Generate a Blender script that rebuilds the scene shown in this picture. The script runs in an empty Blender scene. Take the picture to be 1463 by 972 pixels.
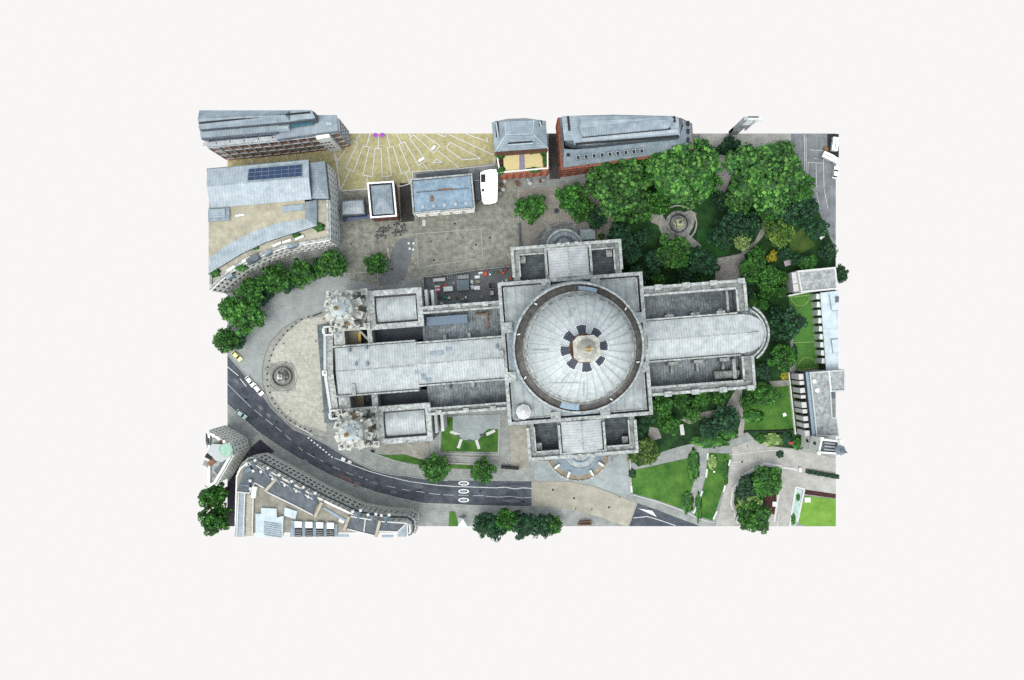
import bpy, bmesh, math, random
from mathutils import Vector, Matrix, noise
R = math.radians
random.seed(7)
sc = bpy.context.scene
COL = sc.collection
# ---------------------------------------------------------------- camera maths (metres; nadir at origin)
H, F, CX, CY = 420.0, 1587.0, 731.5, 486.0
def at(px, py, h=0.0):
    return Vector(((px-CX)*(H-h)/F, -(py-CY)*(H-h)/F))
def P(h, *pts):
    return [at(x, y, h) for x, y in pts]
def lin(c):
    c /= 255.0
    return c/12.92 if c <= 0.04045 else ((c+0.055)/1.055)**2.4
GAIN = 1.25
def c(r, g, b):
    return (min(0.85, lin(r)/GAIN*.94), min(0.85, lin(g)/GAIN), min(0.85, lin(b)/GAIN*.98), 1)

# ---------------------------------------------------------------- materials
class N:
    def __init__(s, name):
        s.m = bpy.data.materials.new(name); s.m.use_nodes = True
        s.t = s.m.node_tree; s.b = s.t.nodes['Principled BSDF']
        s.tc = s.t.nodes.new('ShaderNodeTexCoord')
    def n(s, typ, **kw):
        x = s.t.nodes.new('ShaderNode'+typ)
        for k, v in kw.items(): setattr(x, k, v)
        return x
    def l(s, a, b): s.t.links.new(a, b)
    def mapping(s, ang=0, sc=(1, 1, 1)):
        m1 = s.n('Mapping'); m1.inputs['Rotation'].default_value = (0, 0, R(ang)); s.l(s.tc.outputs['Object'], m1.inputs[0])
        m2 = s.n('Mapping'); m2.inputs['Scale'].default_value = sc; s.l(m1.outputs[0], m2.inputs[0])
        return m2.outputs[0]
    def noise(s, vec, scale, detail=6, rough=.6):
        x = s.n('TexNoise'); x.inputs['Scale'].default_value = scale; x.inputs['Detail'].default_value = detail
        x.inputs['Roughness'].default_value = rough; s.l(vec, x.inputs['Vector']); return x.outputs['Fac']
    def ramp(s, fac, stops):
        x = s.n('ValToRGB'); e = x.color_ramp.elements
        while len(e) < len(stops): e.new(.5)
        for el, (p, col) in zip(e, stops): el.position = p; el.color = col
        s.l(fac, x.inputs[0]); return x.outputs[0]
    def mul(s, a, b, f=1.0):
        x = s.n('MixRGB', blend_type='MULTIPLY'); x.inputs[0].default_value = f
        s.l(a, x.inputs[1]); s.l(b, x.inputs[2]); return x.outputs[0]
    def mix(s, fac, a, b):
        x = s.n('MixRGB'); s.l(fac, x.inputs[0])
        for k, v in ((1, a), (2, b)):
            if isinstance(v, tuple): x.inputs[k].default_value = v
            else: s.l(v, x.inputs[k])
        return x.outputs[0]
def g(v): return (v, v, v, 1)
MATS = {}
def mat(name, lo, hi, scale=.5, rough=.8, seam=None, streak=None, brick=None, grime=.35, metal=0, fine=.3, bump=.3, spec=.3):
    """lo/hi colours mixed by noise; seam=(angle,spacing,depth); streak=(angle,long,short,strength); brick=(angle,w,h,strength)"""
    k = N(name); v = k.mapping()
    base = k.ramp(k.noise(v, scale, 8, .65), [(.33, lo), (.67, hi)])
    gr = k.ramp(k.noise(v, scale*.17+.02, 5, .6), [(.3, g(1-grime)), (.62, g(1))])
    col = k.mul(base, gr)
    fn = k.noise(v, 2.6, 4, .75)
    col = k.mul(col, k.ramp(fn, [(.3, g(1-fine)), (.7, g(1))]))
    if streak:
        sv = k.mapping(streak[0], (1/streak[1], 1/streak[2], 1/streak[2]))
        col = k.mul(col, k.ramp(k.noise(sv, 1, 5, .7), [(.32, g(1-streak[3])), (.66, g(1))]))
    hgt = fn
    if seam:
        w = k.n('TexWave', wave_type='BANDS', bands_direction='X', wave_profile='SIN')
        w.inputs['Scale'].default_value = math.pi*2/20/seam[1]*1.0
        w.inputs['Distortion'].default_value = 0
        k.l(k.mapping(seam[0]), w.inputs['Vector'])
        r_ = k.ramp(w.outputs['Fac'], [(.02, g(1-seam[2])), (.25, g(1))])
        col = k.mul(col, r_); hgt = r_
    if brick:
        bt = k.n('TexBrick'); bt.inputs['Scale'].default_value = 1
        bt.inputs['Brick Width'].default_value = brick[1]; bt.inputs['Row Height'].default_value = brick[2]
        bt.inputs['Mortar Size'].default_value = min(brick[1], brick[2])*.07
        bt.inputs['Color1'].default_value = g(1); bt.inputs['Color2'].default_value = g(1-brick[3]*.6); bt.inputs['Mortar'].default_value = g(1-brick[3])
        k.l(k.mapping(brick[0]), bt.inputs['Vector'])
        col = k.mul(col, bt.outputs['Color'])
    k.l(col, k.b.inputs['Base Color'])
    k.b.inputs['Roughness'].default_value = rough; k.b.inputs['Metallic'].default_value = metal
    k.b.inputs['Specular IOR Level'].default_value = spec
    if bump:
        bp = k.n('Bump'); bp.inputs['Strength'].default_value = bump; bp.inputs['Distance'].default_value = .12
        k.l(hgt, bp.inputs['Height']); k.l(bp.outputs[0], k.b.inputs['Normal'])
    MATS[name] = k.m
    return k.m
def flat(name, col, rough=.6, metal=0, var=.25, spec=.4):
    k = N(name); v = k.mapping()
    x = k.ramp(k.noise(v, 1.7, 5, .7), [(.3, tuple(q*(1-var) for q in col[:3])+(1,)), (.7, col)])
    k.l(x, k.b.inputs['Base Color']); k.b.inputs['Roughness'].default_value = rough; k.b.inputs['Metallic'].default_value = metal
    k.b.inputs['Specular IOR Level'].default_value = spec
    MATS[name] = k.m; return k.m
def leafmat(name, dark, light, top):
    k = N(name)
    geo = k.n('NewGeometry')
    oi = k.n('ObjectInfo')
    v = k.mapping()
    a = k.ramp(geo.outputs['Random Per Island'], [(.0, dark), (.55, light), (1.0, top)])
    b = k.ramp(k.noise(v, 2.2, 3, .6), [(.35, g(.55)), (.65, g(1.25))])
    col = k.mul(a, b)
    r_ = k.ramp(oi.outputs['Random'], [(0, g(.66)), (1, g(.92))])
    col = k.mul(col, r_)
    k.l(col, k.b.inputs['Base Color']); k.b.inputs['Roughness'].default_value = .6; k.b.inputs['Specular IOR Level'].default_value = .25
    MATS[name] = k.m; return k.m

paving = mat('paving', c(142, 145, 144), c(174, 175, 171), .35, .85, brick=(4.4, 1.6, .9, .2), grime=.16, fine=.24)
paving_pink = mat('paving_pink', c(164, 161, 156), c(194, 190, 184), .3, .85, brick=(4.4, 1.2, .8, .12), grime=.18, fine=.22)
chuch = mat('churchyard_paving', c(126, 127, 120), c(180, 177, 164), .5, .85, brick=(4.4, 2.2, 1.5, .14), grime=.28, fine=.3)
setts = mat('grey_setts', c(148, 155, 158), c(176, 182, 183), .3, .85, brick=(4.4, .9, .5, .12), grime=.15, fine=.2)
fore = mat('forecourt_stone', c(182, 178, 167), c(214, 210, 199), .6, .9, brick=(4.4, 1.1, 1.1, .16), grime=.14, fine=.3)
forering = mat('forecourt_band', c(156, 156, 150), c(186, 185, 178), .6, .9, brick=(30, .9, .7, .25), grime=.2, fine=.3)
asph = mat('asphalt', c(72, 77, 88), c(104, 108, 117), .25, .9, grime=.26, fine=.3, streak=(35, 16, 1.2, .22))
asph2 = mat('asphalt_pale', c(116, 119, 125), c(148, 150, 154), .3, .9, grime=.22, fine=.25, streak=(88, 14, 1.0, .2))
asph_patch = mat('asphalt_patch', c(108, 110, 114), c(128, 130, 133), .3, .9, grime=.12, fine=.15)
crossing = mat('buff_surfacing', c(160, 154, 141), c(188, 181, 166), .22, .9, grime=.18, fine=.16, streak=(10, 20, 1.5, .15))
plaza = mat('yellow_setts', c(170, 160, 116), c(206, 196, 150), .5, .9, brick=(0, .8, .45, .2), grime=.14, fine=.28)
paint = flat('white_paint', c(228, 230, 232), .7, var=.25)
palestone = flat('pale_line_stone', c(208, 205, 205), .8, var=.25)
kerb = flat('kerb_stone', c(172, 170, 164), .85, var=.35)
dark = flat('dark_mark', c(26, 28, 32), .8)
lawn = mat('lawn', c(48, 98, 34), c(98, 142, 58), .16, .95, grime=.34, fine=.3, streak=(70, 6, .8, .15))
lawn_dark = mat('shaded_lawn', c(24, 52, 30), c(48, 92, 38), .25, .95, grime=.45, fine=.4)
lawn_bright = mat('bright_lawn', c(98, 144, 50), c(130, 168, 72), .2, .95, grime=.14, fine=.2, streak=(8, 8, .9, .14))
pitch = mat('artificial_turf', c(70, 118, 52), c(94, 142, 64), .15, .95, grime=.2, fine=.14)
pitchline = flat('pitch_line', c(160, 185, 110), .9)
gravel = mat('path_gravel', c(142, 137, 133), c(176, 169, 163), .5, .95, grime=.25, fine=.3)
soil = mat('flower_soil', c(48, 26, 24), c(98, 62, 58), 1.6, .95, grime=.2, fine=.5)
pondm = mat('pond_water', c(140, 168, 160), c(196, 216, 210), .35, .35, grime=.2, fine=.15)
lead = mat('lead_roof', c(168, 174, 177), c(206, 209, 210), .35, .75, seam=(0, .95, .2), streak=(90, 5, .6, .18), grime=.1, fine=.16, bump=.5)
lead_y = mat('lead_roof_cross', c(170, 174, 177), c(204, 206, 207), .35, .55, seam=(90, .95, .2), streak=(0, 5, .6, .16), grime=.12, fine=.14, bump=.5)
lead_flat = mat('lead_flat', c(156, 163, 166), c(198, 203, 204), .3, .6, seam=(0, 3.2, .2), streak=(90, 5, .7, .22), grime=.25, fine=.25)
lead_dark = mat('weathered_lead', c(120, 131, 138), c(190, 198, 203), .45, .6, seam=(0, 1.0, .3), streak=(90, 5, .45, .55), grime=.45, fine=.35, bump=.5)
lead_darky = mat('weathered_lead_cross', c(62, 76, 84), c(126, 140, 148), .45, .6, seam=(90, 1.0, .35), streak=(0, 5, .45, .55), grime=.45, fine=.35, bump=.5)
stone = mat('portland_stone', c(134, 138, 139), c(222, 224, 221), .9, .85, grime=.32, fine=.42)
stone_d = mat('sooty_stone', c(108, 112, 113), c(192, 194, 191), .6, .85, grime=.5, fine=.45)
stone_t = mat('tower_stone', c(168, 168, 162), c(238, 236, 228), 1.0, .85, grime=.3, fine=.4)
gallery = mat('gallery_floor', c(86, 84, 84), c(136, 131, 128), .5, .9, grime=.4, fine=.45)
stepm = mat('step_stone', c(92, 104, 112), c(136, 146, 152), .7, .85, grime=.35, fine=.35)
bluegrey = mat('bluegrey_rim', c(118, 132, 144), c(160, 172, 182), .5, .6, grime=.3, fine=.3)
dome_m = mat('dome_lead', c(182, 187, 189), c(214, 217, 217), .5, .8, grime=.14, fine=.16)
dormerdark = flat('dark_slate_opening', c(44, 54, 70), .5)
gold = flat('gilding', c(184, 154, 94), .45, metal=.4, var=.4)
brown = mat('bronze_brown', c(104, 80, 40), c(168, 136, 84), 1.2, .7, grime=.2)
rust = mat('rusty_stone', c(88, 54, 44), c(160, 118, 96), 1.2, .8, grime=.3)
lantern_m = mat('lantern_stone', c(168, 164, 152), c(226, 224, 214), 1.0, .8, grime=.3, fine=.4)
zinc = mat('zinc_roof', c(124, 137, 149), c(162, 172, 180), .35, .5, seam=(0, .9, .2), grime=.14, fine=.2)
zinc_x = mat('zinc_roof_cross', c(132, 146, 157), c(168, 178, 186), .35, .5, seam=(90, .9, .18), grime=.14, fine=.2)
zinc_lt = mat('pale_zinc', c(152, 163, 172), c(186, 194, 200), .35, .5, seam=(0, 1.1, .15), grime=.12, fine=.2)
slate = mat('slate_roof', c(70, 78, 88), c(106, 113, 120), .4, .6, grime=.25, fine=.25)
flatroof = mat('gravel_flat_roof', c(158, 148, 128), c(190, 182, 162), .35, .9, grime=.15, fine=.25)
greyflat = mat('concrete_flat_roof', c(126, 128, 130), c(196, 198, 198), .9, .9, grime=.22, fine=.3)
paleroof = mat('pale_membrane_roof', c(176, 188, 196), c(206, 216, 222), .3, .7, brick=(0, 6, 9, .1), grime=.1, fine=.14)
terr = mat('terrace_stone', c(168, 160, 144), c(200, 192, 176), .7, .9, grime=.25, fine=.3)
cream = mat('cream_stone', c(232, 229, 220), c(255, 253, 247), .8, .85, grime=.1, fine=.18)
greyfac = mat('grey_facade', c(168, 172, 178), c(206, 208, 212), .8, .8, grime=.3)
brick = mat('red_brick', c(110, 72, 62), c(152, 104, 88), 1.0, .9, brick=(0, .6, .3, .2), grime=.25)
glass = flat('window_glass', c(22, 26, 34), .2, var=.5, spec=.6)
blueglass = flat('rooflight_glass', c(34, 62, 100), .15, var=.55, spec=.6)
white = flat('white_sheet', c(246, 246, 246), .6, var=.04)
whitepanel = flat('white_panel', c(216, 218, 217), .6, var=.12)
blueslab = mat('blue_flat_roof', c(118, 142, 164), c(160, 180, 196), .5, .7, brick=(4, 3, 2, .12), grime=.2, fine=.25)
yellowter = flat('yellow_terrace', c(208, 190, 140), .9, var=.2)
purplegrey = flat('purple_grey_paving', c(136, 128, 150), .9, var=.25)
copper = mat('copper_patina', c(142, 186, 164), c(176, 208, 188), .8, .7, grime=.2)
bark = mat('bark', c(60, 48, 38), c(98, 82, 66), 1.5, .95)
black = flat('black_iron', c(24, 25, 28), .5)
red = flat('red_paint', c(196, 44, 52), .5)
orange = flat('orange_paint', c(214, 92, 52), .5)
sheetblue = flat('pale_blue_sheet', c(142, 160, 178), .6, var=.4)
cabinblue = flat('bluegrey_cabin', c(104, 122, 134), .6, var=.3)
purple = flat('purple_fabric', c(176, 84, 190), .8)
teal = flat('teal_paint', c(60, 130, 120), .6)
carwhite = flat('white_car_paint', c(236, 236, 230), .25, var=.05, spec=.6)
cargreen = flat('pale_green_car_paint', c(150, 180, 176), .3, var=.1, spec=.6)
caryellow = flat('pale_yellow_paint', c(226, 220, 150), .35, var=.1)
rubber = flat('tyre_rubber', c(26, 26, 28), .9)
timber = flat('brown_timber', c(132, 96, 66), .8, var=.4)
cloth_d = flat('dark_clothing', c(32, 34, 42), .9)
LF = {0: leafmat('leaf_dark', c(14, 42, 28), c(30, 72, 44), c(54, 104, 58)),
      1: leafmat('leaf_mid', c(20, 56, 20), c(48, 104, 34), c(86, 144, 48)),
      2: leafmat('leaf_plane', c(16, 54, 22), c(52, 108, 40), c(112, 166, 68)),
      3: leafmat('leaf_olive', c(26, 62, 22), c(66, 104, 36), c(128, 148, 54)),
      4: leafmat('leaf_yellow', c(110, 108, 20), c(164, 158, 40), c(196, 186, 66)),
      5: leafmat('leaf_pale', c(74, 104, 48), c(130, 160, 86), c(176, 196, 126)),
      6: leafmat('leaf_fresh', c(22, 68, 20), c(48, 108, 34), c(92, 152, 54))}

# ---------------------------------------------------------------- mesh builder
class MB:
    def __init__(s): s.v = []; s.f = []; s.sm = []; s.mk = []
    def face(s, pts, smooth=False):
        n = len(s.v); s.v += [tuple(p) for p in pts]; s.f.append(tuple(range(n, n+len(pts)))); s.sm.append(smooth)
    def grid(s, rows, close=False, smooth=True):
        n = len(s.v); m = len(rows[0])
        for r in rows: s.v += [tuple(p) for p in r]
        for i in range(len(rows)-1):
            for j in range(m if close else m-1):
                k = (j+1) % m
                s.f.append((n+i*m+j, n+i*m+k, n+(i+1)*m+k, n+(i+1)*m+j)); s.sm.append(smooth)
    def prism(s, pts, z0, z1, bottom=False, z1s=None):
        pts = ccw(pts); s.mk.append((len(s.v), len(s.f)))
        tops = z1s or [z1]*len(pts)
        s.face([(p[0], p[1], z) for p, z in zip(pts, tops)])
        if bottom: s.face([(p[0], p[1], z0) for p in reversed(pts)])
        for i in range(len(pts)):
            a, b = pts[i], pts[(i+1) % len(pts)]; j = (i+1) % len(pts)
            s.face([(a[0], a[1], z0), (b[0], b[1], z0), (b[0], b[1], tops[j]), (a[0], a[1], tops[i])])
    def box(s, cx, cy, w, d, z0, z1, ang=0, bottom=True):
        s.prism(rect(cx, cy, w, d, ang), z0, z1, bottom)
    def wall(s, a, b, t, z0, z1, side=0):
        a = Vector(a[:2]); b = Vector(b[:2]); d = (b-a).normalized(); n = Vector((d.y, -d.x))
        o0, o1 = (-t/2, t/2) if side == 0 else ((0, t) if side > 0 else (-t, 0))
        s.prism([a+n*o0, b+n*o0, b+n*o1, a+n*o1], z0, z1, True)
    def cyl(s, cx, cy, r, z0, z1, n=12, r2=None, cap=True):
        r2 = r if r2 is None else r2
        b = [(cx+r*math.cos(2*math.pi*i/n), cy+r*math.sin(2*math.pi*i/n), z0) for i in range(n)]
        t = [(cx+r2*math.cos(2*math.pi*i/n), cy+r2*math.sin(2*math.pi*i/n), z1) for i in range(n)]
        s.grid([b, t], True, n > 8)
        if cap and r2 > .001: s.face(t)
        if cap: s.face(list(reversed(b)))
    def lathe(s, cx, cy, prof, n=24, a0=0, a1=None, smooth=True):
        full = a1 is None
        m = n if full else n+1
        a1 = 2*math.pi if full else a1
        rows = [[(cx+r*math.cos(a0+(a1-a0)*i/n), cy+r*math.sin(a0+(a1-a0)*i/n), z) for i in range(m)] for r, z in prof]
        s.grid([list(reversed(r)) for r in rows[::-1]] if False else rows, full, smooth)
    def ring(s, cx, cy, r0, r1, z0, z1, n=48, a0=0, a1=None):
        s.lathe(cx, cy, [(r1, z0), (r1, z1), (r0, z1), (r0, z0)], n, a0, a1, False)
    def hip(s, q, z0, z1, i0=.3, i1=.3, off=.5):
        a, b, cc, d = [Vector(p[:2]) for p in q]
        m0 = a.lerp(d, off); m1 = b.lerp(cc, off); r0 = m0.lerp(m1, i0); r1 = m1.lerp(m0, i1)
        z = lambda p, h: (p.x, p.y, h)
        A, B, Cc, D, E, G = z(a, z0), z(b, z0), z(cc, z0), z(d, z0), z(r0, z1), z(r1, z1)
        fs = [[A, B, G, E], [B, Cc, G], [Cc, D, E, G], [D, A, E]]
        for f in fs:
            n = (Vector(f[1])-Vector(f[0])).cross(Vector(f[2])-Vector(f[0]))
            s.face(f if n.z >= 0 else list(reversed(f)))
        return r0, r1
    def each(s, name, m, parent=None):
        ends = s.mk[1:]+[(len(s.v), len(s.f))]
        for (v0, f0), (v1, f1) in zip(s.mk, ends):
            q = MB(); q.v = s.v[v0:v1]; q.f = [tuple(i-v0 for i in f) for f in s.f[f0:f1]]; q.sm = s.sm[f0:f1]; q.build(name, m, parent)
    def build(s, name, m, parent=None, local=False):
        me = bpy.data.meshes.new(name)
        off = Vector((0, 0, 0)); p = parent
        while p is not None and p.parent: p = p.parent
        if p is not None and '_o' in p: off = Vector(p['_o'])
        me.from_pydata([(v[0]-off.x, v[1]-off.y, v[2]-off.z) for v in s.v], [], s.f)
        me.polygons.foreach_set('use_smooth', s.sm)
        me.materials.append(m); me.update()
        o = bpy.data.objects.new(name, me); COL.objects.link(o)
        if parent is not None: o.parent = parent
        return o
def ccw(pts):
    a = sum(pts[i][0]*pts[(i+1) % len(pts)][1]-pts[(i+1) % len(pts)][0]*pts[i][1] for i in range(len(pts)))
    return list(pts) if a > 0 else list(reversed(pts))
def rect(cx, cy, w, d, ang=0):
    ca, sa = math.cos(R(ang)), math.sin(R(ang))
    return [Vector((cx+x*ca-y*sa, cy+x*sa+y*ca)) for x, y in ((-w/2, -d/2), (w/2, -d/2), (w/2, d/2), (-w/2, d/2))]
def thing(name, label, cat, loc=(0, 0, 0), rot=0, group=None):
    o = bpy.data.objects.new(name, None); COL.objects.link(o); o.location = (loc[0], loc[1], loc[2] if len(loc) > 2 else 0)
    o.rotation_euler = (0, 0, rot); o['label'] = label; o['category'] = cat; o['_o'] = tuple(o.location)
    if group: o['group'] = group
    o.empty_display_size = .5
    return o
def tag(o, label, cat, group=None):
    o['label'] = label; o['category'] = cat
    if group: o['group'] = group
    return o
def origin(o):
    """move a top-level mesh's origin to its base centre"""
    me = o.data; xs = [v.co for v in me.vertices]
    mn = Vector((min(v.x for v in xs), min(v.y for v in xs), min(v.z for v in xs))); mx = Vector((max(v.x for v in xs), max(v.y for v in xs), 0))
    ctr = Vector(((mn.x+mx.x)/2, (mn.y+mx.y)/2, mn.z)); me.transform(Matrix.Translation(-ctr)); o.location = ctr; return o
def copy_tree(o, parent=None):
    n = o.copy(); COL.objects.link(n)
    if parent: n.parent = parent
    for ch in list(o.children): copy_tree(ch, n)
    return n
ROOTC = []
def sub(parent_obj, mb, name, m):      # a sub-part under a part whose mesh is in root space
    o = mb.build(name, m, parent_obj, local=True); return o

# ---------------------------------------------------------------- ground sheets
LV = [0.0]
def sheet(name, px, m, lvl, kind='structure', thick=0):
    mb = MB(); pts = P(0, *px)
    if thick: mb.prism(pts, 0.0, thick)
    else: LV[0] += 1; zq = lvl*.06+(LV[0] % 11)*.005; mb.face([(p.x, p.y, zq) for p in ccw(pts)])
    o = mb.build(name, m); o['kind'] = kind; return o
def lines(name, segs, w, m, lvl=6, h=0):
    """painted lines: list of (x0,y0,x1,y1) in photo px on the ground; w in px"""
    mb = MB(); k = H/F; i = 0
    for s_ in segs:
        a, b = at(s_[0], s_[1]), at(s_[2], s_[3]); d = (b-a)
        if d.length < 1e-6: continue
        d.normalize(); n = Vector((-d.y, d.x))*(w*k/2)
        z = lvl*.06+.005*(i % 9); i += 1
        mb.face([(p.x, p.y, z) for p in ccw([a+n, a-n, b-n, b+n])])
    o = mb.build(name, m); o['kind'] = 'structure'; return o
def poly2seg(pts, close=False):
    q = list(pts)+([pts[0]] if close else [])
    return [(q[i][0], q[i][1], q[i+1][0], q[i+1][1]) for i in range(len(q)-1)]
def arc(cx, cy, r, a0, a1, n=16, ry=None):
    ry = ry or r
    return [(cx+r*math.cos(R(a0+(a1-a0)*i/n)), cy-ry*math.sin(R(a0+(a1-a0)*i/n))) for i in range(n+1)]

gp = P(0, (325, 191), (1194, 191), (1194, 752), (325, 752))
mb = MB(); mb.prism(gp, -.6, 0, True); o = mb.build('ground', paving); o['kind'] = 'structure'
sheet('plaza', [(325, 191), (712, 191), (712, 233), (666, 239), (588, 248), (586, 268), (487, 273), (478, 250), (325, 262)], plaza, 1)
sheet('churchyard_paving', [(488, 273), (745, 255), (745, 385), (600, 395), (560, 408), (492, 400), (490, 330)], chuch, 1)
sheet('asphalt_patch', [(572, 341), (592, 339), (587, 369), (578, 400), (542, 409), (541, 398), (553, 386), (561, 354)], asph_patch, 2)
sheet('service_yard', [(606, 398), (735, 380), (738, 410), (720, 440), (610, 450)], asph_patch, 2)
sheet('pavement', [(325, 430), (480, 365), (500, 400), (540, 410), (480, 440), (430, 456), (387, 488), (375, 529), (378, 560), (345, 528), (325, 508)], mat('smooth_grey_paving', c(146, 150, 150), c(168, 171, 170), .3, .9, brick=(20, 2, 1.2, .1), grime=.15, fine=.15), 1)
road = [(325, 507), (344, 529), (376, 566), (389, 584), (404, 599), (420, 614), (440, 622), (464, 634), (503, 658), (533, 672), (558, 678), (580, 680), (604, 684), (640, 687), (700, 687.5), (760, 688), (760, 724), (673, 722), (650, 720.5), (604, 719), (567, 711), (537, 703), (504, 692), (470, 678), (455, 670), (427, 655), (403, 640), (374, 621), (351, 601), (337, 588), (325, 577)]
sheet('road', road, asph, 1)
sheet('side_street', [(1130, 191), (1194, 191), (1194, 345), (1180, 330), (1165, 290), (1130, 270)], asph2, 1)
sheet('back_lane', [(1000, 191), (1130, 191), (1130, 290), (1000, 290)], paving_pink, 1)
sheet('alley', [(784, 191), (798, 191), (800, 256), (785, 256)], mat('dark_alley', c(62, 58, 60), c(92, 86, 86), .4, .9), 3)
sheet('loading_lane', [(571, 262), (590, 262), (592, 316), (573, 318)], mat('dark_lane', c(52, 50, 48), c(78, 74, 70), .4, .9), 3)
sheet('south_lane', [(300, 690), (330, 684), (358, 640), (372, 628), (392, 645), (384, 650), (340, 690), (345, 752), (325, 752), (325, 690)][1:], mat('dark_bluish_lane', c(44, 44, 56), c(72, 70, 80), .4, .9), 3)  # dark bluish grey lane surface
sheet('buff_crossing', [(760, 688), (780, 688), (817, 689), (850, 696), (876, 706), (910, 719), (898, 752), (890, 751), (854, 738), (817, 729), (780, 723), (760, 723)], crossing, 2)
sheet('road_east', [(910, 719), (937, 728), (965, 739), (1000, 752), (898, 752)], asph, 1)
sheet('south_setts', [(763, 659), (789, 661), (803, 675), (817, 681), (835, 683), (850, 678), (872, 654), (893, 647), (902, 708), (880, 705), (850, 694), (817, 687), (780, 686), (764, 685)], setts, 2)
sheet('garden_ground', [(846, 300), (850, 245), (930, 232), (1010, 235), (1030, 290), (1050, 240), (1120, 225), (1140, 262), (1160, 280), (1182, 330), (1194, 360), (1194, 420), (1130, 422), (1128, 530), (1140, 545), (1152, 620), (1146, 642), (1105, 638), (1080, 630), (1068, 618), (1040, 625), (1000, 632), (975, 637), (945, 646), (935, 658), (912, 667), (900, 655), (893, 640), (880, 560), (870, 330)], lawn_dark, 2)  # dark green garden; tone between the plane trees paints in their shade
sheet('lawn_east', [(1062, 585), (1066, 552), (1138, 548), (1140, 613), (1062, 615)], lawn, 3)
sheet('lawn_east_strip', [(1139, 545), (1150, 543), (1156, 615), (1142, 613)], lawn, 3)
sheet('lawn_north', [(996, 330), (1010, 320), (1045, 345), (1040, 365), (1010, 368), (995, 350)], mat('dull_lawn', c(28, 72, 34), c(50, 100, 42), .3, .95), 3)
sheet('lawn_corner', [(1128, 345), (1145, 325), (1165, 352), (1128, 370)], mat('worn_lawn', c(64, 100, 40), c(98, 118, 52), .3, .95), 3)
sheet('lawn_main', [(901, 673), (925, 668), (960, 660), (998, 652), (996, 668), (988, 700), (979, 729), (940, 715), (904, 705)], lawn, 3)
sheet('lawn_strip', [(1010.5, 647), (1045, 649), (1041, 670), (1034, 696), (1018, 744), (991, 736), (1000, 711), (1009, 680)], lawn, 3)
sheet('lawn_bright', [(1147, 708), (1194, 713), (1194, 752), (1150, 752), (1139, 746)], lawn_bright, 3)
sheet('pond', [(1137.5, 698), (1146.5, 700), (1139, 744), (1137, 752), (1130, 752)], pondm, 3)
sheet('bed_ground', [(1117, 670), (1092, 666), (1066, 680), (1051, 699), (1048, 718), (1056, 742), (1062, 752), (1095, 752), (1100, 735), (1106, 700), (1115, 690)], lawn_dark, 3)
sheet('flower_bed', [(1109, 702), (1109, 737), (1100, 733), (1093, 722), (1092, 710), (1098, 704)], soil, 4)
sheet('border_bed', [(1150, 700), (1194, 706), (1194, 712), (1148, 706)], soil, 4)
sheet('courtyard_lawn', [(632, 597), (712, 595), (711, 646), (630, 645)], lawn, 3)
sheet('courtyard_paving', [(647, 594), (647, 615), (655, 622), (662, 629), (683, 629), (690, 620), (697, 613), (715, 613), (715, 592)], setts, 4)
sheet('verge', [(534, 648), (551, 650.5), (577, 649.6), (607, 658), (640, 663), (690, 666), (690, 671), (640, 669), (607, 666), (555, 656)], lawn, 3)
sheet('verge_south', [(642, 731), (650, 731), (655, 752), (641, 752)], lawn, 3)
sheet('courtyard_walk', [(535, 633), (612, 625), (614, 652), (600, 656), (575, 648), (550, 648)], mat('brick_walk', c(158, 154, 145), c(188, 184, 174), .5, .9, brick=(4.4, 1, .5, .2)), 3)
sheet('yard_walk', [(728, 610), (754, 606), (757, 668), (730, 670)], mat('walk_stone', c(158, 152, 142), c(190, 184, 173), .5, .9), 3)
sheet('pitch', [(1126, 423), (1166, 418), (1174, 526), (1138, 530), (1132, 470)], pitch, 4)
ln = poly2seg(arc(1143, 424, 13, 180, 360), False)+[(1134, 490, 1172, 488)]+poly2seg(arc(1153, 524, 13, 10, 170), False)+[(1128, 425, 1164, 421)]+[(1140, 528, 1172, 525)]
lines('pitch_marking', ln, .8, pitchline, 6)
for nm, pp in (('garden_path', [(930, 305), (945, 305), (952, 318), (985, 300), (995, 305), (990, 325), (984, 335), (1003, 352), (990, 354), (960, 345), (945, 335), (940, 322), (930, 318)]),
               ('garden_path', [(1021, 370), (1062, 362), (1066, 380), (1064, 402), (1022, 404)]),
               ('garden_path', [(1050, 558), (1060, 556), (1060, 578), (1064, 601), (1062, 620), (1068, 625), (1052, 625), (1058, 600), (1035, 595), (1005, 598), (985, 606), (972, 600), (1000, 590), (1035, 583)]),
               ('garden_path', [(1098, 545), (1128, 543), (1128, 551), (1105, 553)]),
               ('garden_path', [(1090, 300), (1100, 300), (1096, 330), (1080, 350), (1062, 365), (1058, 358), (1078, 345), (1088, 325)]),
               ('garden_path', [(928, 610), (940, 612), (945, 626), (932, 630), (926, 622)])):
    sheet(nm, pp, gravel, 4)
sheet('north_court', [(745, 270), (860, 262), (880, 320), (850, 345), (745, 355)], mat('buff_court', c(146, 140, 132), c(176, 169, 160), .4, .9, grime=.2), 2)
sheet('east_court', [(1045, 640), (1075, 628), (1105, 638), (1146, 644), (1194, 655), (1194, 706), (1150, 699), (1137, 697), (1128, 752), (1022, 752), (1036, 696), (1047, 650)], paving_pink, 2)
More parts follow.
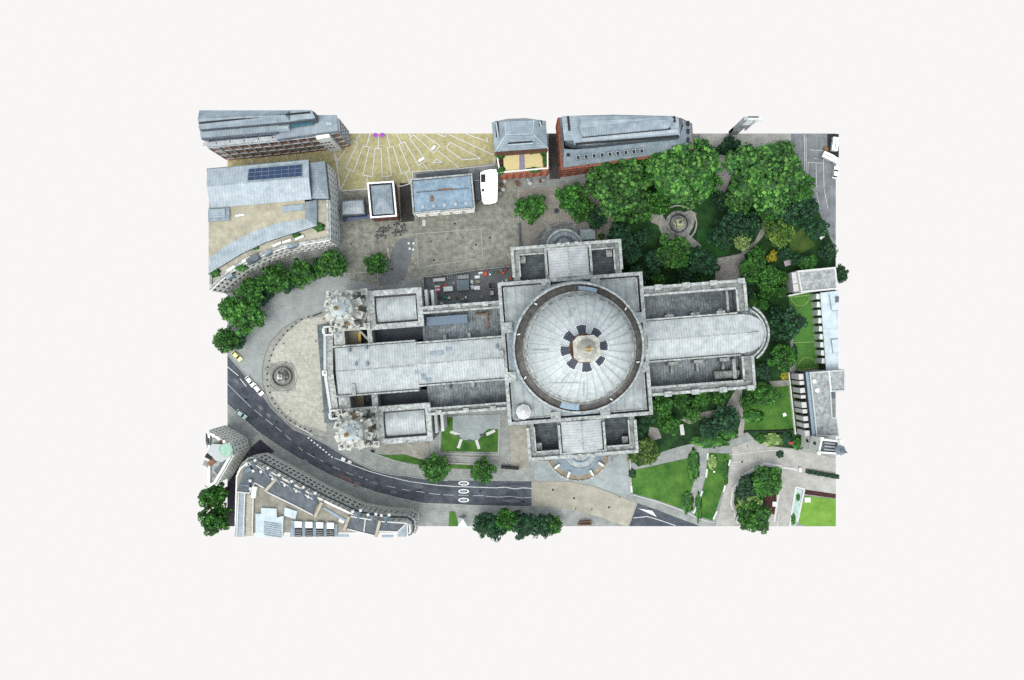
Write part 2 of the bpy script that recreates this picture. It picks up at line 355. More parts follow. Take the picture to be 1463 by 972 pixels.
# forecourt
fc_out = [(467, 446), (428, 455), (404, 470), (387, 488), (378, 510), (375, 529), (376, 551), (385, 575), (402, 597), (420, 611), (440, 619), (466, 626), (466, 620), (470, 540)]
fc_in = [(467, 451), (433, 457), (411, 475), (394, 495), (385, 518), (383, 544), (389, 566), (407, 590), (430, 606), (467, 617), (466, 540)]
sheet('forecourt_band', fc_out, forering, 2)
sheet('forecourt', fc_in, fore, 3)
lines('forecourt_inlay', poly2seg(fc_out[1:12])+poly2seg(arc(404, 538, 21, 0, 360, 24))+poly2seg(arc(404, 538, 17, 0, 360, 24)), .8, flat('inlay_grey', c(120, 120, 118), .9), 5)
sheet('statue_paving', [(384, 519), (420, 518), (423, 558), (386, 560)], forering, 4)
# ---- road markings
wear = [mat('road_wear_dark', c(62, 66, 76), c(84, 88, 98), .5, .9), mat('road_wear_pale', c(104, 108, 114), c(128, 130, 134), .5, .9), mat('road_ghost_red', c(104, 92, 98), c(132, 106, 110), .6, .9)]  # red tone stands in for a blurred red bus on the road
for x, y, w_, h_, an, k_ in ((350, 560, 14, 8, -45, 0), (372, 583, 10, 6, -42, 1), (400, 613, 16, 6, -40, 0), (432, 641, 12, 6, -35, 0), (437, 659, 9, 7, -30, 1), (470, 664, 18, 5, -24, 0), (455, 662, 12, 5, -28, 0), (510, 692, 12, 8, -20, 2), (492, 683, 26, 7, -24, 2), (534, 690, 14, 6, -16, 1), (563, 703, 10, 6, -14, 1), (596, 695, 20, 7, -8, 1), (587, 707, 22, 5, -8, 0), (640, 700, 14, 5, 0, 0), (700, 714, 18, 6, 0, 0), (735, 692, 40, 4, 0, 0), (730, 716, 30, 5, -1, 1), (338, 545, 10, 6, -45, 1), (530, 676, 20, 4, -14, 0), (384, 594, 8, 6, -42, 1)):
    p_ = at(x, y); mb = MB(); n_ = 10; rnd0 = random.Random(x)
    ca_, sa_ = math.cos(R(an)), math.sin(R(an)); pts_ = []
    for i in range(n_):
        a_ = 2*math.pi*i/n_; q_ = rnd0.uniform(.75, 1.1); X_, Y_ = w_*.132*math.cos(a_)*q_, h_*.132*math.sin(a_)*q_
        pts_.append((p_.x+X_*ca_-Y_*sa_, p_.y+X_*sa_+Y_*ca_, .135+.004*(x % 9)))
    mb.face(pts_); o = mb.build('road_patch', wear[k_]); o['kind'] = 'structure'
for x, y in ((352, 571), (395, 603), (448, 650), (520, 684), (600, 700), (686, 702), (748, 717), (590, 714), (820, 712), (870, 725), (790, 700), (620, 372), (680, 350), (560, 385), (1060, 660), (1020, 640), (700, 340), (650, 320)):
    p_ = at(x, y); mb = MB(); mb.face([(p_.x+.38*math.cos(i*.785), p_.y+.38*math.sin(i*.785), .37) for i in range(8)]); o = mb.build('drain_cover', dark); o['kind'] = 'structure'
dash = [(325, 548, 335, 558.5), (335, 558.5, 359, 582), (364, 586, 375, 595), (380, 599, 390, 607), (394, 610, 403, 617), (408, 621.5, 416, 629), (427, 639, 433, 643.7), (439, 647.4, 450.5, 654), (457, 656.7, 462.6, 660), (475.6, 667, 486.7, 671.5), (495, 675, 505, 679), (513, 681, 526, 686), (552, 694, 565, 697), (574, 699, 586, 701), (595, 702, 607, 703.5), (613, 705, 629, 706.5), (634, 707, 648, 707.4), (655, 707.6, 670, 707.8), (676, 708, 691, 708), (695, 709, 712, 710.4), (712, 710.4, 728, 709), (728, 709, 744, 711.4), (744, 711.4, 759, 710.6)]
faded = flat('faded_paint', c(176, 180, 184), .8, var=.4)
lines('lane_dashes', dash, 1.0, faded, 5)
solid = [(478, 654.4), (504, 664.6), (529.6, 674), (557, 681.5), (585, 688), (622, 693), (650, 695), (680, 696), (709, 697), (722, 696), (735, 698.5), (748, 697), (760, 698)]
lines('lane_line', poly2seg(solid), 1.2, flat('used_paint', c(204, 207, 210), .8, var=.35), 5)
lines('cycle_squares', [(440+i*4.2, 625+i*3.4, 442+i*4.2, 626.6+i*3.4) for i in range(9)], 1.9, paint, 5)
lines('bus_stop_line', [(325, 524, 341, 537), (343, 541, 352, 552), (420, 606, 447, 622)], .9, paint, 5)
lines('kerb_line', poly2seg(road[:14])+poly2seg(road[16:31]), 1.0, kerb, 5)
lines('road_seam', [(760, 687, 760, 724), (910, 719, 898, 752)], 1.0, kerb, 6)
for nm, yy in (('roundel', 690.5), ('roundel', 702), ('roundel', 714.5)):
    mb = MB()
    for rx, ry, z in ((7.8, 3.3, .40),): mb.face([(*at(x, y), z) for x, y in arc(662.6, yy, rx, 0, 350, 28, ry)][:28])
    o = mb.build(nm, paint); o['kind'] = 'structure'
    mb = MB(); mb.face([(*at(x, y), .41) for x, y in arc(662.6, yy, 5.6, 0, 350, 24, 2.0)][:24]); o = mb.build('roundel_centre', flat('worn_paint%d' % yy, c(150, 152, 156), .9, var=.4)); o['kind'] = 'structure'
    mb = MB()
    for dx in (-4.1, 3.9): mb.face([(*at(x, yy+y), .42) for x, y in ((662.6+dx-1.6, 0), (662.6+dx, 1.3), (662.6+dx+1.6, 0), (662.6+dx, -1.3))][::1])
    o = mb.build('roundel_mark', dark); o['kind'] = 'structure'
mb = MB(); mb.face([(*at(x, y), .40) for x, y in ((912, 726.5), (938, 738.5), (932, 730), (916, 727))][::-1]); o = mb.build('hatched_island', paint); o['kind'] = 'structure'
lines('east_road_line', [(905, 740, 925, 738), (925, 738, 945, 744), (945, 744, 965, 751)], .8, paint, 5)
# side street markings
def k6(x, y): return (1140+x/8.45, 185+y/8.45)
sg = []
for a, b in (((120, 400), (305, 412)), ((120, 400), (118, 545)), ((215, 405), (222, 700)), ((305, 412), (312, 700)), ((222, 760), (262, 960)), ((315, 730), (360, 960)), ((135, 248), (310, 262)), ((310, 262), (305, 412)), ((190, 350), (225, 360)), ((75, 60), (78, 530)), ((95, 100), (98, 530))):
    p, q = k6(*a), k6(*b); sg.append((*p, *q))
lines('bay_markings', sg, .7, palestone, 5)
# plaza inlay lines
def k1(x, y): return (470+x/10.8, 185+y/10.8)
def k2(x, y): return (585+x/10.23, 185+y/10.23)
sg = []
def pl(f, *pts):
    q = [f(*p) for p in pts]
    for i in range(len(q)-1): sg.append((*q[i], *q[i+1]))
pl(k1, (485, 70), (415, 185)); pl(k1, (330, 215), (370, 180), (450, 212), (255, 600), (380, 655), (530, 260), (625, 275), (525, 710), (670, 730), (712, 298), (805, 298), (822, 735), (965, 718), (905, 285), (990, 268), (1120, 685), (1255, 645), (1080, 232), (1165, 195), (1296, 400))
pl(k1, (635, 70), (582, 255)); pl(k1, (765, 70), (760, 295)); pl(k1, (895, 70), (940, 275)); pl(k1, (1040, 70), (1115, 210)); pl(k1, (1225, 70), (1260, 110))
pl(k1, (255, 330), (140, 490)); pl(k1, (315, 640), (190, 930)); pl(k1, (600, 720), (565, 930)); pl(k1, (895, 735), (900, 800)); pl(k1, (1185, 670), (1245, 840))
pl(k1, (90, 360), (130, 500), (160, 950))
pl(k2, (5, 300), (130, 530), (245, 455), (5, 130), (60, 80), (355, 345), (450, 245), (200, 70)); pl(k2, (205, 505), (265, 590)); pl(k2, (420, 315), (720, 560))
pl(k2, (535, 275), (595, 190), (1045, 430), (770, 445), (535, 275)); pl(k2, (575, 75), (1230, 375)); pl(k2, (830, 70), (1145, 180), (1130, 120)); pl(k2, (400, 70), (520, 110), (545, 75))
pl(k2, (330, 490), (405, 440), (475, 485), (330, 490)); pl(k2, (40, 620), (700, 580), (1240, 520), (1265, 380)); pl(k2, (40, 620), (50, 720), (0, 730))
pl(lambda x, y: (x, y), (488, 273), (530, 270), (575, 266), (588, 262))
for x in (352, 375, 405, 425): pl(lambda x, y: (x, y), (x+4, 222), (x+10, 236))
pl(lambda x, y: (x, y), (478, 218), (487, 272))
lines('plaza_inlay', sg, 1.45, palestone, 4)
# churchyard inlay
def kc(x, y): return (450+x/5.4, 280+y/5.4)
sg = []
pl(kc, (690, 300), (1280, 255), (1295, 480), (850, 545)); pl(kc, (780, 300), (800, 560)); pl(kc, (210, 600), (480, 585), (490, 700)); pl(kc, (300, 600), (305, 640)); pl(kc, (430, 745), (830, 695))
pl(lambda x, y: (x, y), (741, 262), (741, 330), (744, 352)); pl(lambda x, y: (x, y), (325, 488), (378, 510)); pl(lambda x, y: (x, y), (497, 632), (534, 648), (560, 657), (600, 668), (605, 684))
lines('churchyard_inlay', sg, 1.2, flat('worn_inlay', c(176, 176, 170), .9, var=.35), 4)
sg = poly2seg([(763, 659), (789, 661), (803, 678), (817, 685), (835, 688), (852, 682), (874, 658), (893, 646), (902, 708)])
lines('kerb_band', sg, 2.6, kerb, 5)
sg = poly2seg([(1117, 666), (1092, 662), (1063, 677), (1047, 698), (1044, 720), (1054, 748)])+poly2seg([(1109, 694), (1113, 700), (1106, 745)])+poly2seg([(1137, 696), (1128, 752)])+poly2seg([(1137, 696), (1149, 699), (1139, 746)])+poly2seg([(1117, 668), (1145, 672)])
lines('garden_kerb', sg, 2.6, palestone, 5)
sg = poly2seg([(904, 707), (940, 717), (979, 731), (1000, 742), (1020, 747)])+poly2seg([(1042, 650), (1094, 644), (1115, 643)])+poly2seg([(1046, 661), (1085, 657)])+poly2seg([(900, 650), (902, 706)])+poly2seg([(1113, 733), (1110, 752)])
lines('garden_edge', sg, 1.0, palestone, 5)
sg = poly2seg([(629, 596), (628, 648), (712, 650), (714, 596)])+poly2seg([(630, 652), (712, 655)])+poly2seg([(640, 662), (700, 664)])
lines('courtyard_kerb', sg, 2.0, kerb, 5)
def circ(name, cx, cy, r0, r1, m, z):
    mb = MB(); p = at(cx, cy); mb.ring(p.x, p.y, r0, r1, 0, z, 40); o = mb.build(name, m); o['kind'] = 'structure'
circ('court_circle', 795, 303, 6.0, 6.35, kerb, .36)
circ('court_circle', 969, 320, 6.6, 7.1, kerb, .36)

# ---------------------------------------------------------------- facades and buildings
def facade(root, a, b, cen, z0, z1, nb, nf, wallmb, m_win, pier=.45, band=.4, dep=.35, wf=1.0):
    a = Vector(a[:2]); b = Vector(b[:2]); d = b-a; L = d.length; d.normalize(); n = Vector((d.y, -d.x))
    if n.dot(Vector(cen)-a) > 0: n = -n
    bw = L/nb; fh = (z1-z0)/nf
    for i in range(nb+1):
        w = bw*pier/2
        s0 = max(0, i*bw-w); s1 = min(L, i*bw+w)
        p, q = a+d*s0, a+d*s1
        wallmb.prism([p, q, q+n*dep, p+n*dep], z0, z1, True)
    for j in range(nf+1):
        h = fh*band/2; y0 = max(z0, z0+j*fh-h); y1 = min(z1+.02, z0+j*fh+h)
        wallmb.prism([a, b, b+n*(dep-.06), a+n*(dep-.06)], y0, y1, True)
    for i in range(nb):
        for j in range(nf):
            p = a+d*(i*bw+bw*pier/2-.05); q = a+d*((i+1)*bw-bw*pier/2+.05)
            y0 = z0+j*fh+fh*band/2-.03; y1 = z0+(j+1)*fh-fh*band/2+.03; y0 = y1-(y1-y0)*wf
            m = MB(); m.prism([p+n*.01, q+n*.01, q+n*.1, p+n*.1], y0, y1, True)
            m.build('window', m_win, root)
def cen(pts): return sum((Vector(p[:2]) for p in pts), Vector((0, 0)))/len(pts)
def parapet(mb, pts, z0, z1, t=.5, close=True):
    """wall running inside a CCW outline"""
    pts = ccw(pts); n = len(pts)
    ins = inset(pts, t)
    for i in range(n if close else n-1):
        j = (i+1) % n
        mb.prism([pts[i], pts[j], ins[j], ins[i]], z0, z1, True)
def inset(pts, t):
    pts = [Vector(p[:2]) for p in ccw(pts)]; n = len(pts); out = []
    for i in range(n):
        a, b, cc = pts[i-1], pts[i], pts[(i+1) % n]
        d1 = (b-a).normalized(); d2 = (cc-b).normalized(); n1 = Vector((-d1.y, d1.x)); n2 = Vector((-d2.y, d2.x))
        k = (n1+n2); den = max(.3, 1+n1.dot(n2)); out.append(b+k*(t/den))
    return out

# ================================================================ CATHEDRAL (local axes: u east, v north, origin under the dome)
A = R(4.4); CC = Vector((21.97, -2.54))
cath = thing('cathedral', 'great grey stone cathedral with ribbed lead dome, cross-shaped plan and two west towers', 'cathedral', (CC.x, CC.y, 0), A)
cath['_o'] = (0, 0, 0)
def cl(px, py, h):
    p = at(px, py, h)-CC
    return Vector((p.x*math.cos(A)+p.y*math.sin(A), -p.x*math.sin(A)+p.y*math.cos(A)))
def UV(*pts): return [Vector(p) for p in pts]
VN = -1.7     # nave axis offset
# --- solid bodies / screen walls
W = MB()      # outer walls
def tray(outer, inner, ztop, zfloor):
    """wall between two quads given as matching corner lists (ring of prisms)"""
    n = len(outer)
    for i in range(n):
        j = (i+1) % n
        W.prism([outer[i], outer[j], inner[j], inner[i]], 0, ztop)
# nave aisles screen walls
def slab(x0, x1, y0, y1, z0, z1, mb=None): (mb or W).prism(UV((x0, y0), (x1, y0), (x1, y1), (x0, y1)), z0, z1, z0 > 0.1)
slab(-53, -25, 15.9, 17.9, 0, 33)            # nave north screen
slab(-53, -25, -19.4, -17.4, 0, 33)          # nave south screen
slab(24.9, 60.3, 16.2, 18.8, 0, 33)          # choir north
slab(24.9, 61.2, -18.6, -16.0, 0, 33)        # choir south
slab(57.4, 60.4, 8.2, 16.1, 0, 33)
slab(57.6, 61.3, -15.9, -7.6, 0, 33)
# clerestory / nave + choir bodies
slab(-84, -55.2, -11.0, 6.9, 0, 32.6)
slab(-55.2, -24.9, -9.5, 6.1, 0, 32.6)
slab(24.9, 57.6, -7.3, 7.9, 0, 32.6)
slab(-24.8, 24.8, -25, 24.2, 0, 32.4)
walls = W.build('wall', stone_d, cath)
# apse
ap = MB()
AC = (57.4, .3)
ap.prism([Vector((AC[0]+10.8*math.cos(a), AC[1]+8.6*math.sin(a))) for a in [R(-90+180*i/14) for i in range(15)]], 0, 30.5)
ap.build('apse_wall', stone, cath)
# lead gutters + parapets
pp = MB()
def par(pts, z0, z1, t=.9, close=True): parapet(pp, UV(*pts), z0, z1, t, close)
par([(-25.2, -25.4), (25.2, -25.4), (25.2, 24.5), (-25.2, 24.5)], 31.5, 34.2, 1.2)
def rail(x0, y0, x1, y1, t=.55, z0=32.6, z1=34.1): pp.wall((x0, y0), (x1, y1), t, z0, z1)
rail(-84, 6.6, -55.4, 6.6); rail(-55.2, 5.8, -25.2, 5.8); rail(-84, -10.7, -55.4, -10.7); rail(-55.2, -9.2, -25.2, -9.2)
rail(25.2, 7.6, 57, 7.6); rail(25.2, -7.0, 57, -7.0)
# screen-wall copings (double lines)
for x0, x1, y0, y1 in ((-53, -25.3, 17.3, 18.2), (-53, -25.3, -19.7, -18.8), (25.3, 60.6, 18.2, 19.2), (25.3, 61.5, -19.0, -18.0)):
    slab(x0, x1, y0, y1, 33, 34.3, pp)
for x0, x1, y0, y1 in ((-53, -25.3, 15.6, 16.3), (-53, -25.3, -17.8, -17.1), (25.3, 57.4, 15.8, 16.6), (25.3, 57.4, -16.5, -15.7)):
    slab(x0, x1, y0, y1, 33, 33.7, pp)
slab(59.9, 60.9, 8.2, 18.1, 33.0, 34.1, pp); slab(60.7, 61.7, -17.9, -7.6, 33.0, 34.1, pp)
slab(57.2, 57.9, 8.2, 15.7, 33.0, 33.8, pp); slab(57.4, 58.1, -15.6, -7.6, 33.0, 33.8, pp)
# pedestals and little statues' bases along the copings
for i in range(4):
    for v, dx in ((18.6, 29), (-18.6, 29.5)):
        slab(dx+i*9.6, dx+i*9.6+2.6, v-.9, v+.9, 34.0, 35.2, pp)
for i in range(3):
    for v in (17.4, -18.9): slab(-50+i*9.5, -48+i*9.5, v-.8, v+.8, 34.0, 34.9, pp)
# apse parapet rings
pp.lathe(AC[0], AC[1], [(10.9, 29.5), (10.9, 32.0), (10.2, 32.0), (10.2, 29.5)], 18, R(-58), R(58), False)
pp.lathe(AC[0], AC[1], [(9.3, 32.0), (9.3, 33.6), (8.8, 33.6), (8.8, 32.0)], 18, R(-62), R(62), False)
pp.build('parapet', stone, cath)
ag = MB(); ag.lathe(57.3, .3, [(10.2, 30.6), (7.2, 32.2)], 18, R(-80), R(80), False); ag.build('apse_gutter', lead_dark, cath)
# thicker stone piers of the apse east end
ab = MB()
for a in (-42, -28, -14, 0, 14, 28, 42):
    ab.box(AC[0]+11.1*math.cos(R(a)), AC[1]+10.9*math.sin(R(a)), 1.6, 1.5, 0, 27.5, a)
ab.build('apse_buttress', stone, cath)
am = MB(); am.lathe(AC[0], AC[1], [(12.3, 0), (12.3, 22.5), (10.6, 23.5)], 16, R(-48), R(40), False); am.build('apse_gallery', lantern_m, cath)

# --- main roofs
def gable(name, m, pts4, ze, zr, hip0=0, hip1=0):
    mb = MB(); mb.hip(UV(*pts4), ze, zr, hip0, hip1); return mb.build(name, m, cath)
gable('nave_roof', lead, [(-83.4, -10.2), (-55.2, -10.2), (-55.2, 6.1), (-83.4, 6.1)], 33, 35.4)
gable('nave_roof', lead, [(-55.2, -8.7), (-25.1, -8.7), (-25.1, 5.3), (-55.2, 5.3)], 33.05, 35.4)
mb = MB()
r_ = [(25.2, -6.5, 33.0), (25.2, .3, 35.4), (25.2, 7.1, 33.0)]
mb.face([(25.2, -6.5, 33), (58.5, -6.5, 33), (58.5, .3, 35.4), (25.2, .3, 35.4)])
mb.face([(25.2, .3, 35.4), (58.5, .3, 35.4), (58.5, 7.1, 33), (25.2, 7.1, 33)])
fan = [(58.5+8.4*math.cos(a)*(1 if abs(a) < 1.2 else 1), .3+6.8*math.sin(a), 33) for a in [R(-90+22.5*i) for i in range(9)]]
for i in range(8): mb.face([fan[i], fan[i+1], (58.5, .3, 35.4)])
mb.build('choir_roof', lead, cath)
gable('transept_roof', lead_y, [(-7.0, 24.6), (-7.0, 34.9), (7.0, 34.9), (7.0, 24.6)], 33, 35.2)
gable('transept_roof', lead_y, [(-7.0, -36.6), (-7.0, -25.6), (7.0, -25.6), (7.0, -36.6)], 33, 35.2)
# dark lead gutters beside the roofs
gt = MB()
for x0, x1, y0, y1 in ((-83.8, -55.4, 6.1, 6.45), (-83.8, -55.4, -10.6, -10.2), (-55.1, -25.2, 5.3, 5.6), (-55.1, -25.2, -9.0, -8.7), (25.4, 57.5, 7.1, 7.4), (25.4, 57.5, -6.8, -6.5), (-7.4, -7.0, 25.8, 34.9), (7.0, 7.4, 25.8, 34.9), (-7.4, -7.0, -36.6, -26.6), (7.0, 7.4, -36.6, -26.6),
 (-24.0, 24.0, 22.6, 23.2), (-24.0, 24.0, -24.1, -23.6), (-24.0, -23.5, -23.5, 22.5), (23.4, 24.0, -23.5, 22.5)):
    slab(x0, x1, y0, y1, 32.3, 33.12 if abs(y0) < 12 or abs(x0) < 8 else 32.62, gt)
gt.each('gutter', dark, cath)
# ridge rolls
rr = MB(); rr.wall((-83.4, -2.05), (-55.2, -2.05), .35, 35.3, 35.6); rr.wall((-55.1, VN), (-25.2, VN), .35, 35.32, 35.6); rr.wall((25.2, .3), (64, .3), .3, 34.4, 35.55)
rr.wall((0, 24.7), (0, 34.8), .35, 35.1, 35.4); rr.wall((0, -36.5), (0, -25.7), .35, 35.1, 35.4); rr.each('ridge_roll', stone, cath)
# patches on the nave roof
for (px, py, w, d) in ((624, 506, 20, 8), (641, 500, 9, 7), (605, 535, 7, 17), (595, 528, 5, 12), (612, 541, 8, 9)):
    p = cl(px, py, 34.6); zz = 33.05+(2.35*(1-abs(p.y-VN)/7.0))+.12
    mb = MB(); mb.box(p.x, p.y, w*.24, d*.24, zz-.3, zz); 
    mb.build('roof_patch', bluegrey, cath)
# small hatches
for (px, py) in ((499, 500), (523, 496), (509, 520), (525, 520), (526, 675), (710, 495)):
    if py > 600: continue
    p = cl(px, py, 35); mb = MB(); mb.box(p.x, p.y, .7, 1.3, 33.6, 36.0); mb.build('roof_hatch', cabinblue, cath)
p = cl(506, 557, 34); mb = MB(); mb.box(p.x, p.y, 1.2, 4.2, 33, 34.8); mb.build('roof_hatch', stone, cath)
p = cl(716, 504, 36); mb = MB(); mb.box(p.x, p.y, 1.4, 1.6, 34, 36.7); mb.build('roof_hatch', stone, cath)
# aisle roofs (low, inside the wells)
def lowroof(x0, x1, y0, y1, z0, z1, m, name='aisle_roof'):
    mb = MB(); mb.face([(x0, y0, z0), (x1, y0, z0), (x1, y1, z1), (x0, y1, z1)]); return mb.build(name, m, cath)
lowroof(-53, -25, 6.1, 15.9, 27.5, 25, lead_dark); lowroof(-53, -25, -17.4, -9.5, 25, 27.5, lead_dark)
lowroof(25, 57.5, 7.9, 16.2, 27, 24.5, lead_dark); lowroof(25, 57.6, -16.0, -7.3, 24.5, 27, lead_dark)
# flying buttresses in the wells
bt = MB()
for u in (-45, -36.5):
    bt.box(u, 7.0, 1.1, 1.8, 18, 32.4); bt.box(u, -10.4, 1.1, 1.8, 18, 32.4)
for u in (33.5, 42.5, 51.5):
    bt.box(u, 8.7, 1.3, 1.6, 18, 32.2); bt.box(u, -8.2, 3.2, 1.2, 26, 33.6); bt.box(u, -9.9, .9, 3.6, 18, 30)
    bt.box(u, 8.4, 3.0, .9, 30, 33.6)
bt.each('buttress', stone_d, cath)
mb = MB(); mb.box(52.6, -13.6, 8.5, 2.6, 24, 29.5); mb.box(53.5, -13.3, 7.0, 1.6, 29.5, 30.2); mb.build('stair_head', stone_d, cath)
mb = MB(); mb.box(54.8, 12, .8, 7.5, 21, 30); mb.box(55.2, -11.8, 1.2, 7, 21, 31); mb.each('cross_wall', stone, cath)
# bluish workshop roof and boards in the north-west well
mb = MB(); a, b = cl(611, 460, 24), cl(668, 452, 24); mb.prism(rect((a.x+b.x)/2, 13.0, 14.4, 3.0, 0), 24, 28.6); mb.build('well_cover', sheetblue and flat('blue_lead_cover', c(96, 118, 140), .5, var=.35), cath)
mb = MB(); mb.box(-29.8, 12.0, .6, 6, 25, 27.6); mb.box(-32, 14.2, 4, .5, 25, 27.4); mb.build('timber_frame', timber, cath)
# --- crossing square roof
cr = MB(); cr.face([(-24.6, -24.8, 32.5), (24.6, -24.8, 32.5), (24.6, 23.9, 32.5), (-24.6, 23.9, 32.5)]); cr.build('crossing_roof', lead_flat, cath)
gl = MB()
for s_ in (-1, 1):
    gl.box(s_*15.9, 22.6, 14, .35, 32.5, 33.0); gl.box(s_*15.9, -23.4, 14, .35, 32.5, 33.0)
    gl.box(s_*23.2, 15.5, .35, 14, 32.5, 33.0); gl.box(s_*23.2, -16.5, .35, 14, 32.5, 33.0)
    for t_ in (-1, 1): gl.box(s_*8.6, t_*22.9-.4, 3.4, 3.0, 32.5, 34.6); gl.box(s_*22.6, t_*8.6, 2.8, 3.6, 32.5, 34.6)
gl.each('roof_curb', stone, cath)
for s_, v, w in ((-22.4, 0, 13.4), (22.6, 0, 13.4)):
    mb = MB(); mb.lathe(0, 0, [(22.0, 32.5), (22.0, 33.8), (23.2, 33.8), (23.2, 32.5)], 14, R(180-17) if s_ < 0 else R(-17), R(180+17) if s_ < 0 else R(17), False); mb.build('curved_curb', bluegrey, cath)
# octagonal turret cap at the SW of the crossing
p = cl(748, 589, 36); mb = MB(); mb.cyl(p.x, p.y, 2.7, 32.5, 35.4, 8, 2.7); mb.cyl(p.x, p.y, 2.5, 35.4, 36.6, 8, .8); mb.build('turret_cap', palestone, cath)
p = cl(739, 591, 33); mb = MB(); mb.cyl(p.x+.6, p.y+.2, 3.2, 32.5, 32.8, 20); mb.build('turret_base', lead_dark, cath)
# --- transepts with wells
T = MB()
def trans(s_, u0, u1, ve):
    v0 = 24.2 if s_ > 0 else -25
    q = lambda a, b, z0, z1, x0, x1: slab(x0, x1, min(a, b), max(a, b), z0, z1, T)
    q(v0, ve, 0, 32.4, -8.3, 8.3)
    for x0, x1 in ((u0, u0+2.2), (u1-2.2, u1)): q(v0, ve, 0, 33, x0, x1)
    q(ve-s_*2.4, ve, 0, 33, u0+2.2, -8.3); q(ve-s_*2.4, ve, 0, 33, 8.3, u1-2.2)
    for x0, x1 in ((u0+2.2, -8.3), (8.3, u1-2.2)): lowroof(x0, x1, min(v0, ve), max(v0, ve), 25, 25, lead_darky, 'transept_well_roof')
trans(1, -19.4, 18.3, 36.0); trans(-1, -18.7, 18.8, -37.8)
T.each('transept_wall', stone_d, cath)
tp = MB()
for s_, u0, u1, ve, v0 in ((1, -19.4, 18.3, 36.0, 25.9), (-1, -18.7, 18.8, -37.8, -26.6)):
    for x in (u0+.1, u1-.1): tp.wall((x, v0), (x, ve), 1.0, 33, 34.4)
    tp.wall((u0-.4, ve-s_*.2), (u1+.4, ve-s_*.2), 1.1, 33, 34.5)
    for x in (u0+2.3, u1-2.3): tp.wall((x, v0), (x, ve-s_*2.9), .5, 33, 33.8)
    for x in (-7.8, 7.8): tp.wall((x, v0), (x, ve-s_*1.0), .8, 32.4, 34.0)
    for x0, x1 in ((u0+2.3, -8.3), (8.3, u1-2.3)): tp.wall((x0, ve-s_*2.5), (x1, ve-s_*2.5), .5, 33, 33.8)
    for x in (u0+3.6, u1-3.6): tp.box(x, ve-s_*4.0, 2.0, 2.4, 25, 30)
    tp.wall((-8.2, ve-s_*1.2), (8.2, ve-s_*1.2), .8, 32.4, 33.9)
    for x in (-3, 0, 3): tp.box(x, ve, 1.3, 1.1, 32.5, 35.3)
tp.each('transept_parapet', stone, cath)
# windows on the outer walls (seen from the side)
wn = 0
def cwin(x, y, w, z0, z1, alongu=True, out=1):
    mb = MB()
    if alongu: mb.box(x, y+out*.02, w, .12, z0, z1)
    else: mb.box(x+out*.02, y, .12, w, z0, z1)
    o = mb.build('window', glass, cath)
    fr = MB()
    for s2 in (-1, 1):
        if alongu: fr.box(x+s2*(w/2+.25), y+out*.15, .5, .5, z0-.3, z1+.5)
        else: fr.box(x+out*.15, y+s2*(w/2+.25), .5, .5, z0-.3, z1+.5)
    if alongu: fr.box(x, y+out*.15, w-.02, .5, z1, z1+.45)
    else: fr.box(x+out*.15, y, .5, w-.02, z1, z1+.45)
    fr.build('window_frame', stone, o)
for i in range(4):
    for v, s_ in ((17.95, 1), (-19.45, -1)): cwin(-49.5+i*6.6, v, 2.4, 5, 12, True, s_)
    for v, s_ in ((18.85, 1), (-18.65, -1)): cwin(30+i*8, v, 2.4, 5, 12, True, s_)
for s_, v in ((1, 36.05), (-1, -37.85)):
    for x in (-14, 14): cwin(x, v, 3, 5, 12, True, s_)
# --- north and south porches (semicircular)
def porch(s_, v, steps, m2):
    st = MB()
    for i in range(7): st.lathe(0, v, [(11.0-i*.55-.0, 0 if i == 0 else i*.28), (11.0-i*.55, (i+1)*.28), (11.0-(i+1)*.55, (i+1)*.28)], 30, 0 if s_ > 0 else R(180), R(180) if s_ > 0 else R(360), False)
    st.build('porch_step', m2, cath)
    rf = MB(); rf.lathe(0, v, [(6.3, 12.8), (6.3, 13.6), (.05, 14.6)], 24, 0 if s_ > 0 else R(180), R(180) if s_ > 0 else R(360), False); rf.build('porch_roof', lead_dark if s_ > 0 else lead_flat, cath)
    rg = MB(); rg.lathe(0, v, [(6.9, 12.4), (6.9, 14.0), (6.2, 14.0), (6.2, 13.4)], 24, 0 if s_ > 0 else R(180), R(180) if s_ > 0 else R(360), False); rg.build('porch_parapet', stone if s_ > 0 else bluegrey, cath)
    rg = MB(); rg.lathe(0, v, [(4.4, 13.6), (4.4, 14.5), (3.8, 14.7)], 24, 0 if s_ > 0 else R(180), R(180) if s_ > 0 else R(360), False); rg.build('porch_upstand', slate if s_ > 0 else sheetblue, cath)
    for i in range(6):
        a = R(18+i*28.8)*s_; mb = MB(); mb.cyl(5.9*math.cos(a), v+5.9*math.sin(a), .55, 1.9, 12.8, 12, .48); mb.build('porch_column', stone, cath)
porch(1, 36.4, 0, stone_d)
porch(-1, -38.3, 0, flat('bluish_step', c(138, 150, 162), .8, var=.35))
# cross-shaped buttress on the south porch floor: brown floor sectors and white fins
mb = MB(); mb.lathe(0, -38.6, [(11.9, .0), (11.9, .35), (9.0, .35)], 30, R(200), R(340), False); mb.build('porch_terrace', mat('terracotta_floor', c(150, 134, 116), c(186, 172, 152), .8, .9), cath)
for a in (215, 245, 295, 322):
    mb = MB(); mb.box(10.3*math.cos(R(a)), -38.6+10.3*math.sin(R(a)), 2.4, .8, .3, 2.4, a); mb.build('porch_pier', whitepanel, cath)
mb = MB(); mb.lathe(0, -38.6, [(12.5, 0), (12.5, .9), (11.9, .9), (11.9, 0)], 34, R(196), R(344), False); mb.build('porch_kerb', stone, cath)
